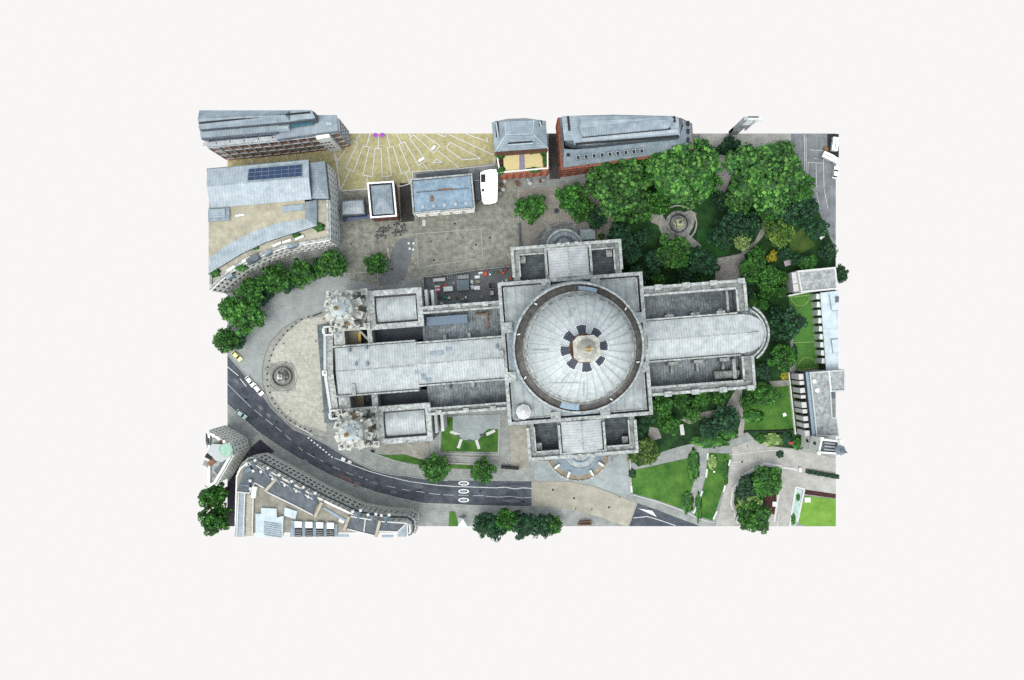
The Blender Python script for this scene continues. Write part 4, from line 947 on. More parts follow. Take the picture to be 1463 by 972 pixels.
m = MB(); m.prism(inset(q, .8), 0, 8.8); m.build('wall', slate, b)
for x, y, w_, d_ in ((690.3, 255, 1.6, 2.9), (690, 272, .9, .9), (691.5, 284.5, .4, .4)):
    m = MB(); m.box(*at(x, y, 10), w_, d_, 10.0, 10.15); m.build('roof_opening', dark, b)

# ---- B7 hipped building with roof terrace
b = bt('town_building', 'brick building with large hipped grey roof and a sunny yellow roof terrace with planting', 'building', 743, 212, 20)
q = P(26, (702.4, 175), (724, 170), (751, 168.8), (780, 173), (782.4, 211.3), (707.5, 216.9)); m = MB(); m.prism(q, 0, 25.8); m.build('wall', brick, b)
Z = lambda x, y, h: (*at(x, y, h), h)
e = [(702.4, 175), (724, 170), (751, 168.8), (780, 173), (782.4, 211.8), (707, 217.2)]
E3 = [Z(x, y, 26) for x, y in e]; r0, r1, r2, r3 = Z(721, 174, 29.5), Z(763, 172, 29.5), Z(760.7, 191, 30.5), Z(722.8, 192.8, 30.5)
m = MB(); 
for f in ([E3[5], E3[4], r2, r3], [E3[5], r3, r0, E3[0]], [E3[4], E3[3], r1, r2], [r0, r3, r2, r1], [E3[0], r0, E3[1]], [E3[1], r0, r1, E3[2]], [E3[2], r1, E3[3]]):
    n_ = (Vector(f[1])-Vector(f[0])).cross(Vector(f[2])-Vector(f[0])); m.face(f if n_.z > 0 else f[::-1])
m.build('roof', zinc_x, b)
m = MB()
for f in ((r3, r0), (r2, r1), (r3, E3[5]), (r2, E3[4]), (r3, r2)):
    a_, b_ = Vector(f[0]), Vector(f[1]); d_ = (b_-a_).normalized().cross(Vector((0, 0, 1))).normalized()*.22; u_ = Vector((0, 0, .12)); m.face([a_+d_+u_, a_-d_+u_, b_-d_+u_, b_+d_+u_])
m.build('hip_flashing', zinc_lt, b)
for x0, y0, x1, y1, h in ((726, 206.3, 761, 203.7, 28.2), (709.5, 173.5, 711, 195.5, 27.9), (772, 172.5, 772.3, 180, 28)):
    a_, b_ = at(x0, y0, h), at(x1, y1, h); m = MB(); m.wall(a_, b_, 1.1, h-1.2, h+.3); o = m.build('dormer', dark, b)
    n_ = MB(); n_.wall(a_+Vector((-.25, -.35)), b_+Vector((.25, -.35)), .5, h-1.2, h+.45); n_.build('dormer_sill', zinc_lt, o)
tq = [(708, 217.5), (783, 212), (783.3, 241.9), (713.5, 248.3)]
q = P(15.5, *tq); m = MB(); m.prism(q, 0, 15.5); m.build('front_wall', brick, b)
k = MB(); parapet(k, q, 15.5, 16.6, .5); k.build('terrace_parapet', cream, b)
m = MB(); m.prism(P(15.6, (719, 219.5), (742, 218), (742, 243), (720, 245.5)), 15.5, 15.65); m.build('terrace_floor', yellowter, b)
m = MB(); m.prism(P(15.6, (749, 217), (774, 215.5), (776, 240), (750, 242.5)), 15.5, 15.65); m.build('terrace_floor', yellowter, b)
m = MB(); m.prism(P(15.6, (742.2, 215), (748.8, 214.6), (749.8, 243), (742.2, 244)), 15.5, 15.72); m.build('terrace_walk', purplegrey, b)
m = MB(); m.prism(P(15.5, (709, 218), (718.8, 219), (719.8, 246), (714, 247)), 15.5, 15.6); m.build('terrace_border', soil, b)
fr = MB(); facade(b, q[3], q[2], cen(q), 2, 15, 7, 4, fr, whitepanel, .35, .45, .4); facade(b, q[2], q[1], cen(q), 2, 15, 3, 4, fr, glass, .5, .45, .3); fr.build('brick_grid', flat('orange_brick', c(186, 108, 84), .9, var=.3), b)
def bushmesh():
    m = MB(); rnd = random.Random(5)
    for _ in range(130):
        a = rnd.uniform(0, 6.28); e_ = rnd.uniform(0, 1.5); r_ = rnd.uniform(.7, 1.05)
        p = Vector((math.cos(a)*math.cos(e_), math.sin(a)*math.cos(e_), math.sin(e_)))*r_
        n = (p+Vector((rnd.uniform(-.5, .5), rnd.uniform(-.5, .5), rnd.uniform(0, .8)))).normalized(); t1 = n.orthogonal().normalized()*.26; t2 = n.cross(t1)
        m.face([p+t1, p+t2, p-t1, p-t2])
    o = m.build('foliage', LF[1]); me = o.data; bpy.data.objects.remove(o); return me
BUSH = bushmesh()
def setmat(o, m):
    o.material_slots[0].link = 'OBJECT'; o.material_slots[0].material = m
def bush(px, py, r, h0=0, tint=1, label=None, group=None, sx=1, sy=1, rot=0, cat='shrub', name='shrub', hz=None):
    o = bpy.data.objects.new(name, BUSH); COL.objects.link(o); setmat(o, LF[tint])
    p = at(px, py, h0); o.location = (p.x, p.y, h0); o.scale = (r*sx, r*sy, hz or r*.9); o.rotation_euler = (0, 0, rot)
    tag(o, label, cat, group); return o
for i, (x, y, r_, s1) in enumerate(((714, 221, 1.9, 1), (718, 219, 1.5, 1), (776, 216, 1.7, 1.2), (779, 232, 1.3, .8), (716, 244, 1.6, 1), (763, 243, 1.0, 3), (778, 224, 1.2, .8), (760, 217, 1.0, 2.2))):
    bush(x, y, r_, 15.6, 1, 'green shrub planted round the edge of the yellow roof terrace', 'shrubs on the yellow roof terrace', s1)

# ---- B8 long building
b = bt('long_building', 'long brick building with two-tiered grey metal roof and a row of small dormers, top centre', 'building', 890, 205, 28)
lo = [(797.8, 168), (803, 241.9), (864.4, 233.5), (930, 224), (991, 214), (989, 177), (973, 168.7)]
q = P(20, *lo); m = MB(); m.prism(q, 0, 20); m.build('wall', brick, b)
lr = [(799.5, 169), (804.5, 239.5), (864.4, 231.6), (930, 222), (990, 212.5), (988, 178), (973, 169.5)]
up = [(804.5, 169), (808, 203), (820, 208), (840, 209.5), (915, 201.5), (971, 196), (975, 171)]
m = MB()
L3 = [Z(x, y, 20.1) for x, y in lr]; U3 = [Z(x, y, 26.5) for x, y in ((802, 169), (806, 213), (822, 214), (915, 203.5), (970, 198), (976, 180), (973, 171))]
for i in range(6): m.face([L3[i], L3[i+1], U3[i+1], U3[i]])
m.build('lower_roof', zinc, b)
qq = P(31, *up); m = MB(); m.prism(qq, 20, 31.8); m.build('upper_storey', slate, b)
up2 = [(802.4, 167.5), (806, 201), (819, 200.6), (821, 207.5), (840, 207), (905, 200), (971, 194.5), (969.6, 167.8), (960, 166), (875, 164), (803, 166)]
m = MB(); m.prism(P(32.2, *up2), 31.8, 32.3); m.build('upper_roof', zinc_x, b)
m = MB(); m.prism(P(34, (832, 195.5), (955, 183.5), (963, 170), (955, 166.5), (826, 166.5), (826, 181)), 32.3, 34.0); m.build('top_roof', zinc, b)
m = MB(); m.hip(P(34, (828, 184), (962, 170), (958, 166), (826, 166)), 34, 35.2, .02, .1); m.build('ridge_roof', zinc_x, b)
for x0, y0, x1, y1, h in ((832, 196, 958, 184, 32.7), (822, 206, 970, 194.3, 32.4), (811.5, 166, 813.5, 187, 32.5), (963, 166, 964, 175, 32.5)):
    a_, b_ = at(x0, y0, h), at(x1, y1, h); m = MB(); m.wall(a_, b_, .75, h-.6, h+.12); m.build('roof_slot', dark, b)
a_, b_ = at(831, 199.5, 33), at(968, 187, 33); m = MB(); m.wall(a_, b_, 1.2, 32.2, 32.7); m.build('roof_coping', zinc_lt, b)
for i in range(9):
    x, y = 826+i*11.35, 225-i*1.18; p = at(x, y, 24.6); d_ = MB(); d_.box(p.x, p.y, 1.5, 1.5, 21.6, 24.8, 5.5); o = d_.build('dormer', zinc_lt, b)
    n_ = MB(); n_.box(p.x+.0, p.y-.1, 1.0, 1.15, 24.8, 24.9, 5.5); n_.build('window', dark, o)
p = at(812, 220, 25); d_ = MB(); d_.box(p.x, p.y, 1.1, 1.6, 21, 25.2); d_.build('dormer', dark, b)
for y in (176.5, 188, 200):
    p = at(983, y, 24); d_ = MB(); d_.box(p.x, p.y, .9, 1.6, 20.2, 24.6); d_.build('dormer', dark, b)
fr = MB(); facade(b, q[1], q[2], cen(q), 2, 19.5, 5, 3, fr, glass, .45, .35, .35); facade(b, q[2], q[3], cen(q), 2, 19.5, 5, 3, fr, glass, .45, .35, .35); facade(b, q[0], q[1], cen(q), 2, 19.5, 5, 3, fr, glass, .45, .35, .35)
fr.build('brick_pier', flat('orange_brick_pier', c(160, 92, 72), .9, var=.4), b)

# ---- B9 facade fragment
b = bt('building_facade', 'broken sliver of pale stone facade with dark window gaps standing at the far edge', 'facade', 1048, 192, 5)
a0, a1 = at(1041, 190.5, 0), at(1064, 190.5, 0)
m = MB(); m.wall(a0, a0+Vector((1.2, 0)), 1.2, 0, 28); m.wall(a0, a1*.5+a0*.5, 1.4, 0, 9); m.build('wall', greyfac, b)
for i, (z, w_) in enumerate(((10, 3.2), (13, 3.8), (15.5, 4.6), (18.5, 4.8), (21.5, 5.2), (24.5, 5.6), (27.4, 6.2))):
    m = MB(); m.wall(a0+Vector((1.2, 0)), a0+Vector((w_, 0)), 1.1, z, z+1.1); m.build('floor_band', whitepanel if i > 2 else bluegrey, b)
    m = MB(); m.wall(a0+Vector((1.2, .3)), a0+Vector((w_*.8, .3)), .3, z+1.1, z+2.0); m.build('window', dark, b)
for i in range(2):
    m = MB(); m.wall(a0+Vector((2.6+i*1.5, -.1)), a0+Vector((3.1+i*1.5, -.1)), 1.3, 9, 20+i*7); m.build('mullion', whitepanel, b)

# ---- school buildings
b = bt('school_building', 'flat-roofed grey school block with three pale bays, beside the north end of the pitch', 'school', 1168, 402, 12)
q = P(12, (1138.5, 387), (1193.6, 381.6), (1197, 413.5), (1144, 418.6)); m = MB(); m.prism(q, 0, 11.6); m.build('wall', cream, b)
k = MB(); parapet(k, q, 11.6, 12.5, .6); k.build('parapet', palestone, b); m = MB(); m.prism(inset(q, .8), 11.6, 11.8); m.build('roof', greyflat, b)
for y, hh in ((394, 2.4), (402.5, 1.9), (411, 2.9)):
    p = at(1135.5+(y-394)*.12, y, 10); m = MB(); m.box(p.x, p.y, 2.2, hh, 0, 10.2, 5); m.build('bay', palestone, b)
b = bt('boundary_wall', 'white wall along the north end of the green sports pitch', 'wall', 1144, 420)
m = MB(); m.wall(at(1126, 423, 3), at(1163, 415.5, 3), .6, 0, 3.4); m.build('wall', whitepanel, b)
b = bt('school_building', 'long low school range with pale membrane roof and glazed bays facing the pitch', 'school', 1184, 470, 10)
q = P(9.5, (1172, 418), (1197.5, 415), (1198, 530), (1180.5, 530)); m = MB(); m.prism(q, 0, 9.5); m.build('wall', dark and flat('dark_glazing', c(30, 32, 38), .3), b)
m = MB(); m.prism(P(10, (1172, 418.5), (1197.5, 415.5), (1198, 530), (1180.5, 530)), 9.5, 10); m.build('roof', paleroof, b)
q = P(10, (1172, 418), (1180.5, 530))
for i in range(9):
    t_ = i/8.7; p = at(1169.5+t_*8.6, 424+t_*100, 8); m = MB(); m.box(p.x, p.y, 2.0, 1.9, 0, 8.6, -4.5); m.build('bay', whitepanel, b)
m = MB(); m.prism(P(10, (1184, 421), (1185.3, 421), (1188.4, 443), (1187, 443)), 10, 10.25); m.build('roof_channel', bluegrey, b)
m = MB(); m.box(*at(1195.6, 428, 10), 1.2, 2.2, 10, 10.6); m.build('roof_unit', slate, b)
m = MB(); m.prism(P(10, (1188.6, 444), (1197, 443.5), (1197, 444.4), (1188.6, 445)), 10, 10.15); m.build('roof_channel', bluegrey, b)
m = MB(); m.prism(P(10, (1186, 484), (1197, 483), (1197, 485), (1188, 486), (1190.5, 505), (1189.3, 505)), 10, 10.2); m.build('roof_channel', bluegrey, b)
b = bt('school_building', 'weathered grey flat-roofed school block with a white column grid facing the east lawn', 'school', 1180, 578, 16)
q = P(15, (1156, 532), (1207, 528), (1207, 559), (1187, 560), (1189, 596), (1195.6, 598), (1198.5, 623.7), (1166, 623.7)); m = MB(); m.prism(q, 0, 14.8); m.build('wall', greyfac, b)
m = MB(); m.prism(inset(q, .4), 14.8, 15.0); m.build('roof', greyflat, b); k = MB(); parapet(k, q, 14.6, 15.5, .5); k.build('parapet', flat('old_coping', c(188, 190, 190), .9), b)
a_, b_ = at(1156, 532, 15), at(1166, 623.7, 15); n_ = Vector((-1, -.1)).normalized()
m = MB(); m.prism([a_, b_, b_+n_*1.6, a_+n_*1.6], 0, 13.5); m.build('west_wall', dark, b)
m = MB(); m.prism([a_+n_*.1, b_+n_*.1, b_+n_*1.1, a_+n_*1.1], 13.5, 14.4); m.build('blue_fascia', sheetblue, b)
for i in range(9):
    t0 = i/9+.02; hh = (.088, .06, .075, .05, .085, .06, .07, .065, .085)[i]
    p, r_ = a_.lerp(b_, t0)+n_*1.6, a_.lerp(b_, t0+hh)+n_*1.6; m = MB(); m.prism([p, r_, r_+n_*1.7, p+n_*1.7], 0, 12.6); m.build('bay', palestone, b)
m = MB(); m.wall(a_+n_*4.2, b_+n_*4.2, .3, 0, 2.4); m.build('garden_wall', cream, b)
for x, y in ((1163, 545), (1167, 558)):
    m = MB(); m.cyl(*at(x, y, 15), .8, 15, 15.6, 12); m.build('roof_vent', whitepanel, b)
m = MB(); m.box(*at(1190.5, 565, 14), 1.3, 2.0, 12, 14.4); m.build('roof_unit', slate, b)
m = MB(); m.wall(at(1184, 530, 15.2), at(1187, 560, 15.2), .5, 15, 15.6); m.build('roof_upstand', whitepanel, b)
b = bt('church_tower', 'square pale stone church tower with arched belfry openings and a slender lead spire', 'church tower', 1180, 638, 24)
q = P(25, (1172, 626.6), (1199, 629.5), (1195.5, 649), (1167.5, 647)); m = MB(); m.prism(q, 0, 25); m.build('wall', cream, b)
k = MB(); parapet(k, q, 25, 26.2, .6); 
for p in ccw(q): k.box(p.x, p.y, 1.1, 1.1, 25, 27.5)
k.build('parapet', cream, b); m = MB(); m.prism(inset(q, .5), 25, 25.2); m.build('roof', slate, b)
for i in range(3): m = MB(); m.prism([v+Vector((0, 0)) for v in P(25.4, (1177, 632+i*4.5), (1193, 633.5+i*4.5), (1193, 635.5+i*4.5), (1177, 634+i*4.5))], 25.2, 25.9); m.build('roof_ridge', greyflat, b)
qc = [Vector(v) for v in q]; a_, b_ = qc[0], qc[3]; nn = Vector((-1, 0))
for z in (8, 18):
    mid = a_.lerp(b_, .5)+nn*.05; m = MB()
    yy = [(mid.x, mid.y+w_, z+h_) for w_, h_ in ((-.8, 0), (.8, 0), (.8, 2.6), (.5, 3.3), (0, 3.6), (-.5, 3.3), (-.8, 2.6))]
    m.face(yy[::-1]); m.build('belfry_opening', dark, b)
m = MB(); m.wall(a_+nn*.2, b_+nn*.2, .4, 13.6, 14.4); m.build('string_course', stone, b)
p = at(1199, 643, 27); m = MB(); m.cyl(p.x, p.y, 1.5, 25.2, 28.5, 8); m.build('spire_base', bluegrey, b)
m = MB(); m.cyl(p.x, p.y, 1.9, 28.5, 30, 8, 1.0); m.cyl(p.x, p.y, .9, 30, 37, 8, .1); m.build('spire', bluegrey, b)

# ---- B12 corner building with green copper roof
b = bt('corner_building', 'ornate wedge-shaped stone corner building with a pale green copper roof disc', 'building', 325, 650, 24)
gq = [(324, 608), (340, 617), (355, 626), (357.5, 638), (345, 660), (334, 678), (324, 684)]
q = P(0, *gq); m = MB(); m.prism(q, 0, 25); m.build('wall', stone, b)
fr = MB(); ce = cen(q)
for i, n in ((0, 4), (1, 4), (2, 2), (3, 5), (4, 4)): facade(b, q[i], q[i+1], ce, 3, 24, n, 4, fr, glass, .62, .52, .4)
fr.build('facade_grid', cream, b)
k = MB(); parapet(k, q, 25, 26.4, .8)
for i in range(5):
    p = at(326+i*7, 609.5+i*4, 0); k.box(p.x, p.y, 1.0, 1.0, 25, 28, 30)
k.build('parapet', cream, b)
m = MB(); m.prism(P(27, (297, 646), (303, 634.5), (330, 634.6), (334, 650), (318, 660), (309, 658)), 25, 28); m.build('flat_roof', flat('pale_roof', c(178, 182, 182), .8, var=.2), b)
m = MB(); p = at(322, 643.5, 29); m.cyl(p.x, p.y, 2.3, 28, 28.35, 8); m.build('copper_roof', copper, b)
m = MB(); m.cyl(p.x, p.y, 2.6, 28, 28.2, 8); m.build('copper_rim', stone, b)
m = MB(); m.prism(P(25, (306, 672), (325, 654), (330, 654), (312, 678)), 25, 25.6); m.build('slate_well', slate, b)
m = MB(); m.hip(P(25, (294, 618), (302, 622), (302, 640), (296, 640)), 25, 28, .3, .3); m.build('slate_roof', slate, b)
m = MB(); m.hip(P(26, (314, 628), (322, 627), (325, 634), (312, 634)), 25, 29, .4, .4); m.build('dormer', rust, b)
m = MB(); m.hip(P(26, (291, 658), (300, 661), (298, 672), (290, 668)), 25, 29, .2, .2); m.build('gable_roof', cream, b)
m = MB(); m.box(*at(303, 660, 27), 2.6, 1.6, 25, 28.2, 40); m.build('chimney', rust, b)
m = MB(); m.box(*at(299, 652.5, 27), 2.4, 1.4, 25, 28.0, -25); m.build('chimney', dark, b)

# ---- B11 long curved building
b = bt('curved_building', 'long curved cream stone building with gabled dormers and dark slate flats beside the road', 'building', 470, 720, 20)
front = [(356, 668), (362, 656), (371, 648), (383.5, 646.7), (423.6, 668), (470, 693.5), (495, 705.6), (521.5, 718), (542, 722), (562.6, 725), (589, 726), (598, 732), (599.5, 741.5), (598, 751)]
base = P(0, *front, (354, 751), (355, 700)); ce = cen(base)
m = MB(); m.prism(base, 0, 17); m.build('wall', cream, b)
def offs(pts, dist):
    n = inset(pts, dist); return n
bc = ccw(base)
fr = MB(); runs = ((0, 1), (1, 1), (2, 2), (3, 7), (4, 8), (5, 4), (6, 4), (7, 3), (8, 3), (9, 3), (10, 2), (11, 2), (12, 2))
for i, n in runs: facade(b, base[i], base[i+1], ce, 6, 17, n, 2, fr, glass, .36, .3, .3)
fr.build('street_facade', cream, b)
k = MB(); 
for i in range(13): k.wall(base[i], base[i+1], .7, 17, 17.7)
k.build('cornice', stone, b)
g2 = inset(base, 1.1); m = MB(); m.prism(inset(base, .3), 17, 17.2); m.build('gutter_walk', slate, b)
m = MB(); m.prism(g2, 17.2, 24.5); m.build('attic_wall', cream, b)
# inset() returns ccw order; front order may be reversed
g2f = g2 if (Vector(ccw(base)[0])-Vector(base[0])).length < 1e-4 else g2[::-1]
fr = MB()
for i, n in ((2, 1), (3, 6), (4, 7), (5, 4), (6, 4), (7, 3), (8, 2), (9, 3)): facade(b, g2f[i], g2f[i+1], ce, 18, 24.5, n, 2, fr, glass, .4, .34, .3)
fr.build('attic_facade', cream, b)
# rear flat roofs
m = MB(); m.prism(inset(base, 1.6), 24.5, 24.7); m.build('court_floor', mat('court_gravel', c(140, 134, 122), c(172, 166, 154), .4, .9), b)
rf = [(351, 667), (358, 660), (370, 668), (394, 684), (383, 699), (364, 690), (357, 705), (338, 703)]
m = MB(); m.prism(P(25.4, *rf), 24.7, 25.4); m.build('slate_flat', slate, b)
m = MB(); m.prism(P(25.4, (396, 684), (399, 686), (417, 697), (434, 706), (452, 716.5), (447, 735), (420, 722), (381, 703)), 24.7, 25.4); m.build('slate_flat', slate, b)
m = MB(); m.prism(P(25.4, (501, 738), (523, 741.5), (521, 760), (496, 756)), 24.7, 25.4); m.build('slate_flat', slate, b)
m = MB(); m.prism(P(25.4, (523.5, 741.5), (540, 744), (537, 766), (521.5, 763)), 24.7, 25.3); m.build('slate_flat', slate, b)
m = MB(); m.prism(P(25.4, (543, 745), (581, 748), (570, 760), (541, 759)), 24.7, 25.4); m.build('slate_flat', slate, b)
m = MB(); m.face([(*at(568, 761, 25.4), 25.45), (*at(582, 748, 25.4), 25.45), (*at(581, 767, 24.8), 24.8), (*at(568, 767, 25.4), 25.4)][::-1]); m.build('slate_slope', zinc, b)
for pts in (((351, 667), (358, 660), (370, 668), (394, 684)), ((357, 705), (338, 703)), ((381, 703), (420, 722), (447, 736)), ((394, 684), (417, 697), (434, 706), (452, 716.5)), ((501, 738), (532, 743)), ((496, 756), (537, 766)), ((543, 745), (582, 748), (582, 767)), ((541, 759), (568, 760)), ((522, 742), (520, 760)), ((357, 704), (364, 690), (377, 697)), ((568, 760), (580, 749))):
    m = MB()
    for i in range(len(pts)-1): m.wall(at(*pts[i], 25.7), at(*pts[i+1], 25.7), .4, 24.8, 25.9)
    m.build('roof_coping', palestone, b)
for x0, y0, x1, y1 in ((396, 683, 379, 702), (460, 718, 450, 739), (499, 738, 492, 758), (543, 744, 537, 767)):
    m = MB(); m.wall(at(x0, y0, 26), at(x1, y1, 26), 1.0, 24.8, 26.6); m.build('party_wall', terr, b)
for i, (x, y, an) in enumerate(((366, 671, 60), (384, 682, 62), (400.5, 692, 62), (418, 701, 62), (434.5, 709.5, 62), (451, 718, 64), (512, 742, 80), (533, 747, 84), (551.5, 748, 86), (349, 674, 150), (346, 693, 178))):
    p = at(x, y, 26.2); m = MB(); ca, sa = math.cos(R(-an)), math.sin(R(-an)); d_ = Vector((ca, sa)); n_ = Vector((-sa, ca))
    A_, B_, C_, D_ = p-d_*2.6+n_*1.3, p-d_*2.6-n_*1.3, p-d_*2.6, p+d_*1.6
    m.face([(*A_, 24.9), (*C_, 27.6), (*D_, 26)][::1]); m.face([(*C_, 27.6), (*B_, 24.9), (*D_, 26)]); m.face([(*A_, 24.9), (*B_, 24.9), (*C_, 27.6)])
    m.build('dormer_gable', bluegrey, b)
    for s_ in (-1, 1):
        m = MB(); m.box(*(p-d_*3.0+n_*1.4*s_), .9, .9, 24.6, 27, -an); m.build('dormer_pier', palestone, b)
# west wing and roof plant
m = MB(); m.prism(P(25.3, (340, 704), (351, 705), (350, 767), (335, 767)), 24.7, 25.3); m.build('wing_roof', zinc_x, b)
m = MB(); m.prism(P(24.9, (352, 706), (362, 708), (361, 766), (351, 766)), 24.7, 24.9); m.build('wing_gutter', terr, b)
for x in (340.5, 349.5, 361.5):
    m = MB(); m.wall(at(x+.5, 705, 25.5), at(x-2 if x < 361 else x-1, 767, 25.5), .35, 24.8, 25.8); m.build('wing_coping', palestone, b)
m = MB(); m.box(*at(365.5, 702, 24), 1.6, 4.0, 20, 27.2, -8); m.build('chimney', cream, b)
m = MB(); m.prism(P(26, (365, 734.5), (373, 734), (373, 726), (395, 727), (395.5, 740), (401, 738), (405, 738), (404, 767), (365, 767)), 24.7, 26); m.build('plant_roof', paleroof, b)
for i in range(7):
    m = MB(); m.wall(at(377, 746+i*3, 26.4), at(402, 750+i*3, 26.4), .3, 26, 26.3); m.build('roof_louvre', bluegrey, b)
m = MB(); m.prism(P(24, (408, 724), (426, 730), (423, 741), (407, 736)), 24.7, 25.6); m.build('plant_roof', paleroof, b)
m = MB(); m.prism(P(25.4, (416, 744), (482, 749), (482, 767), (414, 767)), 24.7, 25.4); m.build('plant_roof', bluegrey, b)
for i in range(4):
    x = 426+i*15.3; m = MB(); m.prism(P(26.6, (x-5, 745+i*.6), (x+5, 745.6+i*.6), (x+5, 754+i*.6), (x-5, 754+i*.6)), 25.4, 26.6); m.build('cooling_unit', whitepanel, b)
    m = MB(); m.prism(P(25.9, (x-5, 755+i*.5), (x+5, 755+i*.5), (x+5, 767), (x-5, 767)), 25.4, 25.9); o = m.build('louvre_bank', dark, b)
    m = MB()
    for j in range(4): m.wall(at(x-4.6, 757.5+j*2.5+i*.4, 26.1), at(x+4.6, 757.8+j*2.5+i*.4, 26.1), .18, 25.9, 26.15)
    m.build('louvre', greyflat, o)
m = MB(); m.prism(P(25, (461, 726), (464, 725), (495, 743), (493, 747)), 24.7, 25.2); m.build('skylight', sheetblue, b)
m = MB(); m.box(*at(488, 744.5, 25), 1.9, .9, 24.7, 25.4, -28); m.build('skylight', white, b)
m = MB(); m.prism(P(25, (482, 764), (498, 764), (498, 767), (482, 767)), 24.7, 25.2); m.build('skylight', sheetblue, b)
m = MB(); m.prism(P(24, (546, 764), (562, 764), (562, 767), (546, 767)), 24.7, 25.4); m.build('skylight', sheetblue, b)
m = MB(); m.prism(P(21, (583, 748), (590, 750), (588, 765), (583, 767)), 15.3, 20); m.build('side_wing', stone_d, b)
# ---- kiosk / tent things on the south edge
b = bt('pointed_tent', 'small white pointed tent at the bottom edge between the lawn strip and the trees', 'tent', 661, 744)
p0 = at(661, 745); m = MB(); hh = 5.5; w_ = 2.0
cs = [(p0.x-w_, p0.y-2.2, 0), (p0.x+w_, p0.y-2.2, 0), (p0.x+w_*.8, p0.y+1.6, 0), (p0.x-w_*.8, p0.y+1.6, 0)]; apx = (p0.x+.3, p0.y+1.8, hh)
for i in range(4): m.face([cs[i], cs[(i+1) % 4], apx])
m.build('canvas', whitepanel, b)
b = bt('kiosk', 'small brown timber kiosk at the bottom edge of the pavement', 'kiosk', 835, 748)
q = P(2.6, (826, 751), (828, 746), (844, 745), (846, 751)); m = MB(); m.prism(q, 0, 2.5); m.build('wall', timber, b); m = MB(); m.prism(inset(q, .35), 2.5, 2.7); m.build('roof', dark, b)

# ================================================================ trees
def crownmesh(seed, lobes, clumps, leaves, ls, flatn=.85, lr=.4, cr=.5):
    rnd = random.Random(seed); m = MB(); nclump = lobes*clumps
    for k_ in range(lobes):
        # lobes of different reach and height give the uneven outline
        z = rnd.uniform(-.3, 1); a = k_*2.399+rnd.uniform(-.4, .4); rr_ = math.sqrt(max(0, 1-z*z)) if z > 0 else 1
        sh = rnd.choice((.3, .5, .6, .68, .74, .8)); L_ = lr*rnd.uniform(.75, 1.2)
        lc = Vector((math.cos(a)*rr_*sh, math.sin(a)*rr_*sh, z*sh*flatn))
        for q_ in range(clumps):
            cd = Vector((rnd.gauss(0, 1), rnd.gauss(0, 1), abs(rnd.gauss(.3, .8)))).normalized(); ccn = lc+cd*L_*.72; R_ = L_*cr*rnd.uniform(.7, 1.2)
            for _ in range(leaves):
                a2 = rnd.uniform(0, 6.283); z2 = rnd.uniform(-.2, 1); r2 = math.sqrt(1-z2*z2)
                dv = Vector((math.cos(a2)*r2, math.sin(a2)*r2, z2)); p = ccn+dv*R_*rnd.uniform(.7, 1.15)
                n = (dv*1.5+Vector((rnd.uniform(-.5, .5), rnd.uniform(-.5, .5), rnd.uniform(0, .8)))).normalized()
                t1 = n.orthogonal().normalized(); t1.rotate(Matrix.Rotation(rnd.uniform(0, 3.14), 3, n)); s1 = ls*rnd.uniform(.6, 1.4); t2 = n.cross(t1)*s1*.75; t1 = t1*s1
                m.face([p+t1, p+t2, p-t1, p-t2])
    # inner leaf mass
    for _ in range(int(nclump*6)):
        dv = Vector((rnd.gauss(0, 1), rnd.gauss(0, 1), rnd.gauss(0, 1))).normalized(); p = dv*.62*rnd.uniform(.6, 1.12); p.z = p.z*flatn*.9
        n = (dv+Vector((0, 0, .4))).normalized(); t1 = n.orthogonal().normalized()*.16; t2 = n.cross(t1)
        m.face([p+t1, p+t2, p-t1, p-t2])
    o = m.build('crown', LF[1]); me = o.data; bpy.data.objects.remove(o); return me
CROWN_S = [crownmesh(i, 17, 6, 34, .075, .9, .4, .5) for i in range(5)]
CROWN_L = [crownmesh(20+i, 30, 8, 36, .055, .85, .3, .5) for i in range(5)]
def trunkmesh(seed):
    rnd = random.Random(seed); m = MB()
    rows = []
    for z, r_ in ((0, .055), (.06, .04), (.4, .032), (.75, .022), (1.0, .01)):
        rows.append([(r_*math.cos(i*.785)+.02*math.sin(z*4+seed), r_*math.sin(i*.785)+.02*math.cos(z*3), z) for i in range(8)])
    m.grid(rows, True)
    for k_ in range(6):
        a = k_*1.05+rnd.uniform(-.3, .3); z = .42+.07*k_; L_ = rnd.uniform(.28, .4)
        d_ = Vector((math.cos(a), math.sin(a), .9)).normalized(); b_ = Vector((0, 0, z)); rr2 = []
        for t_, r_ in ((0, .02), (.5, .013), (1, .005)):
            c_ = b_+d_*L_*t_; u_ = d_.orthogonal().normalized(); v_ = d_.cross(u_)
            rr2.append([tuple(c_+(u_*math.cos(i*1.257)+v_*math.sin(i*1.257))*r_) for i in range(5)])
        m.grid(rr2, True)
    o = m.build('trunk', bark); me = o.data; bpy.data.objects.remove(o); return me
TRUNK = [trunkmesh(i) for i in range(3)]
TI = [0]
def tree(px, py, r, h, tint, label, group=None, big=False, kind='tree', name='tree', zf=.66):
    """px,py = crown centre in the photo at height zf*h; r = crown radius in photo px"""
    i = TI[0]; TI[0] += 1
    zc = h*zf; p = at(px, py, zc); rm_ = r*(H-zc)/F*1.08
    t_ = thing(name, label, kind, (p.x, p.y, 0), 0, group)
    cr = bpy.data.objects.new('crown', (CROWN_L if big else CROWN_S)[i % 5]); COL.objects.link(cr); cr.parent = t_
    rz = h-zc; cr.location = (0, 0, zc-.05*h); cr.scale = (rm_, rm_*random.uniform(.92, 1.08), rz*1.08); cr.rotation_euler = (0, 0, random.uniform(0, 6.28)); setmat(cr, LF[tint])
    tr = bpy.data.objects.new('trunk', TRUNK[i % 3]); COL.objects.link(tr); tr.parent = t_; tr.scale = (h*.8, h*.8, h*.85)
    return t_
NG = 'trees of the churchyard garden'
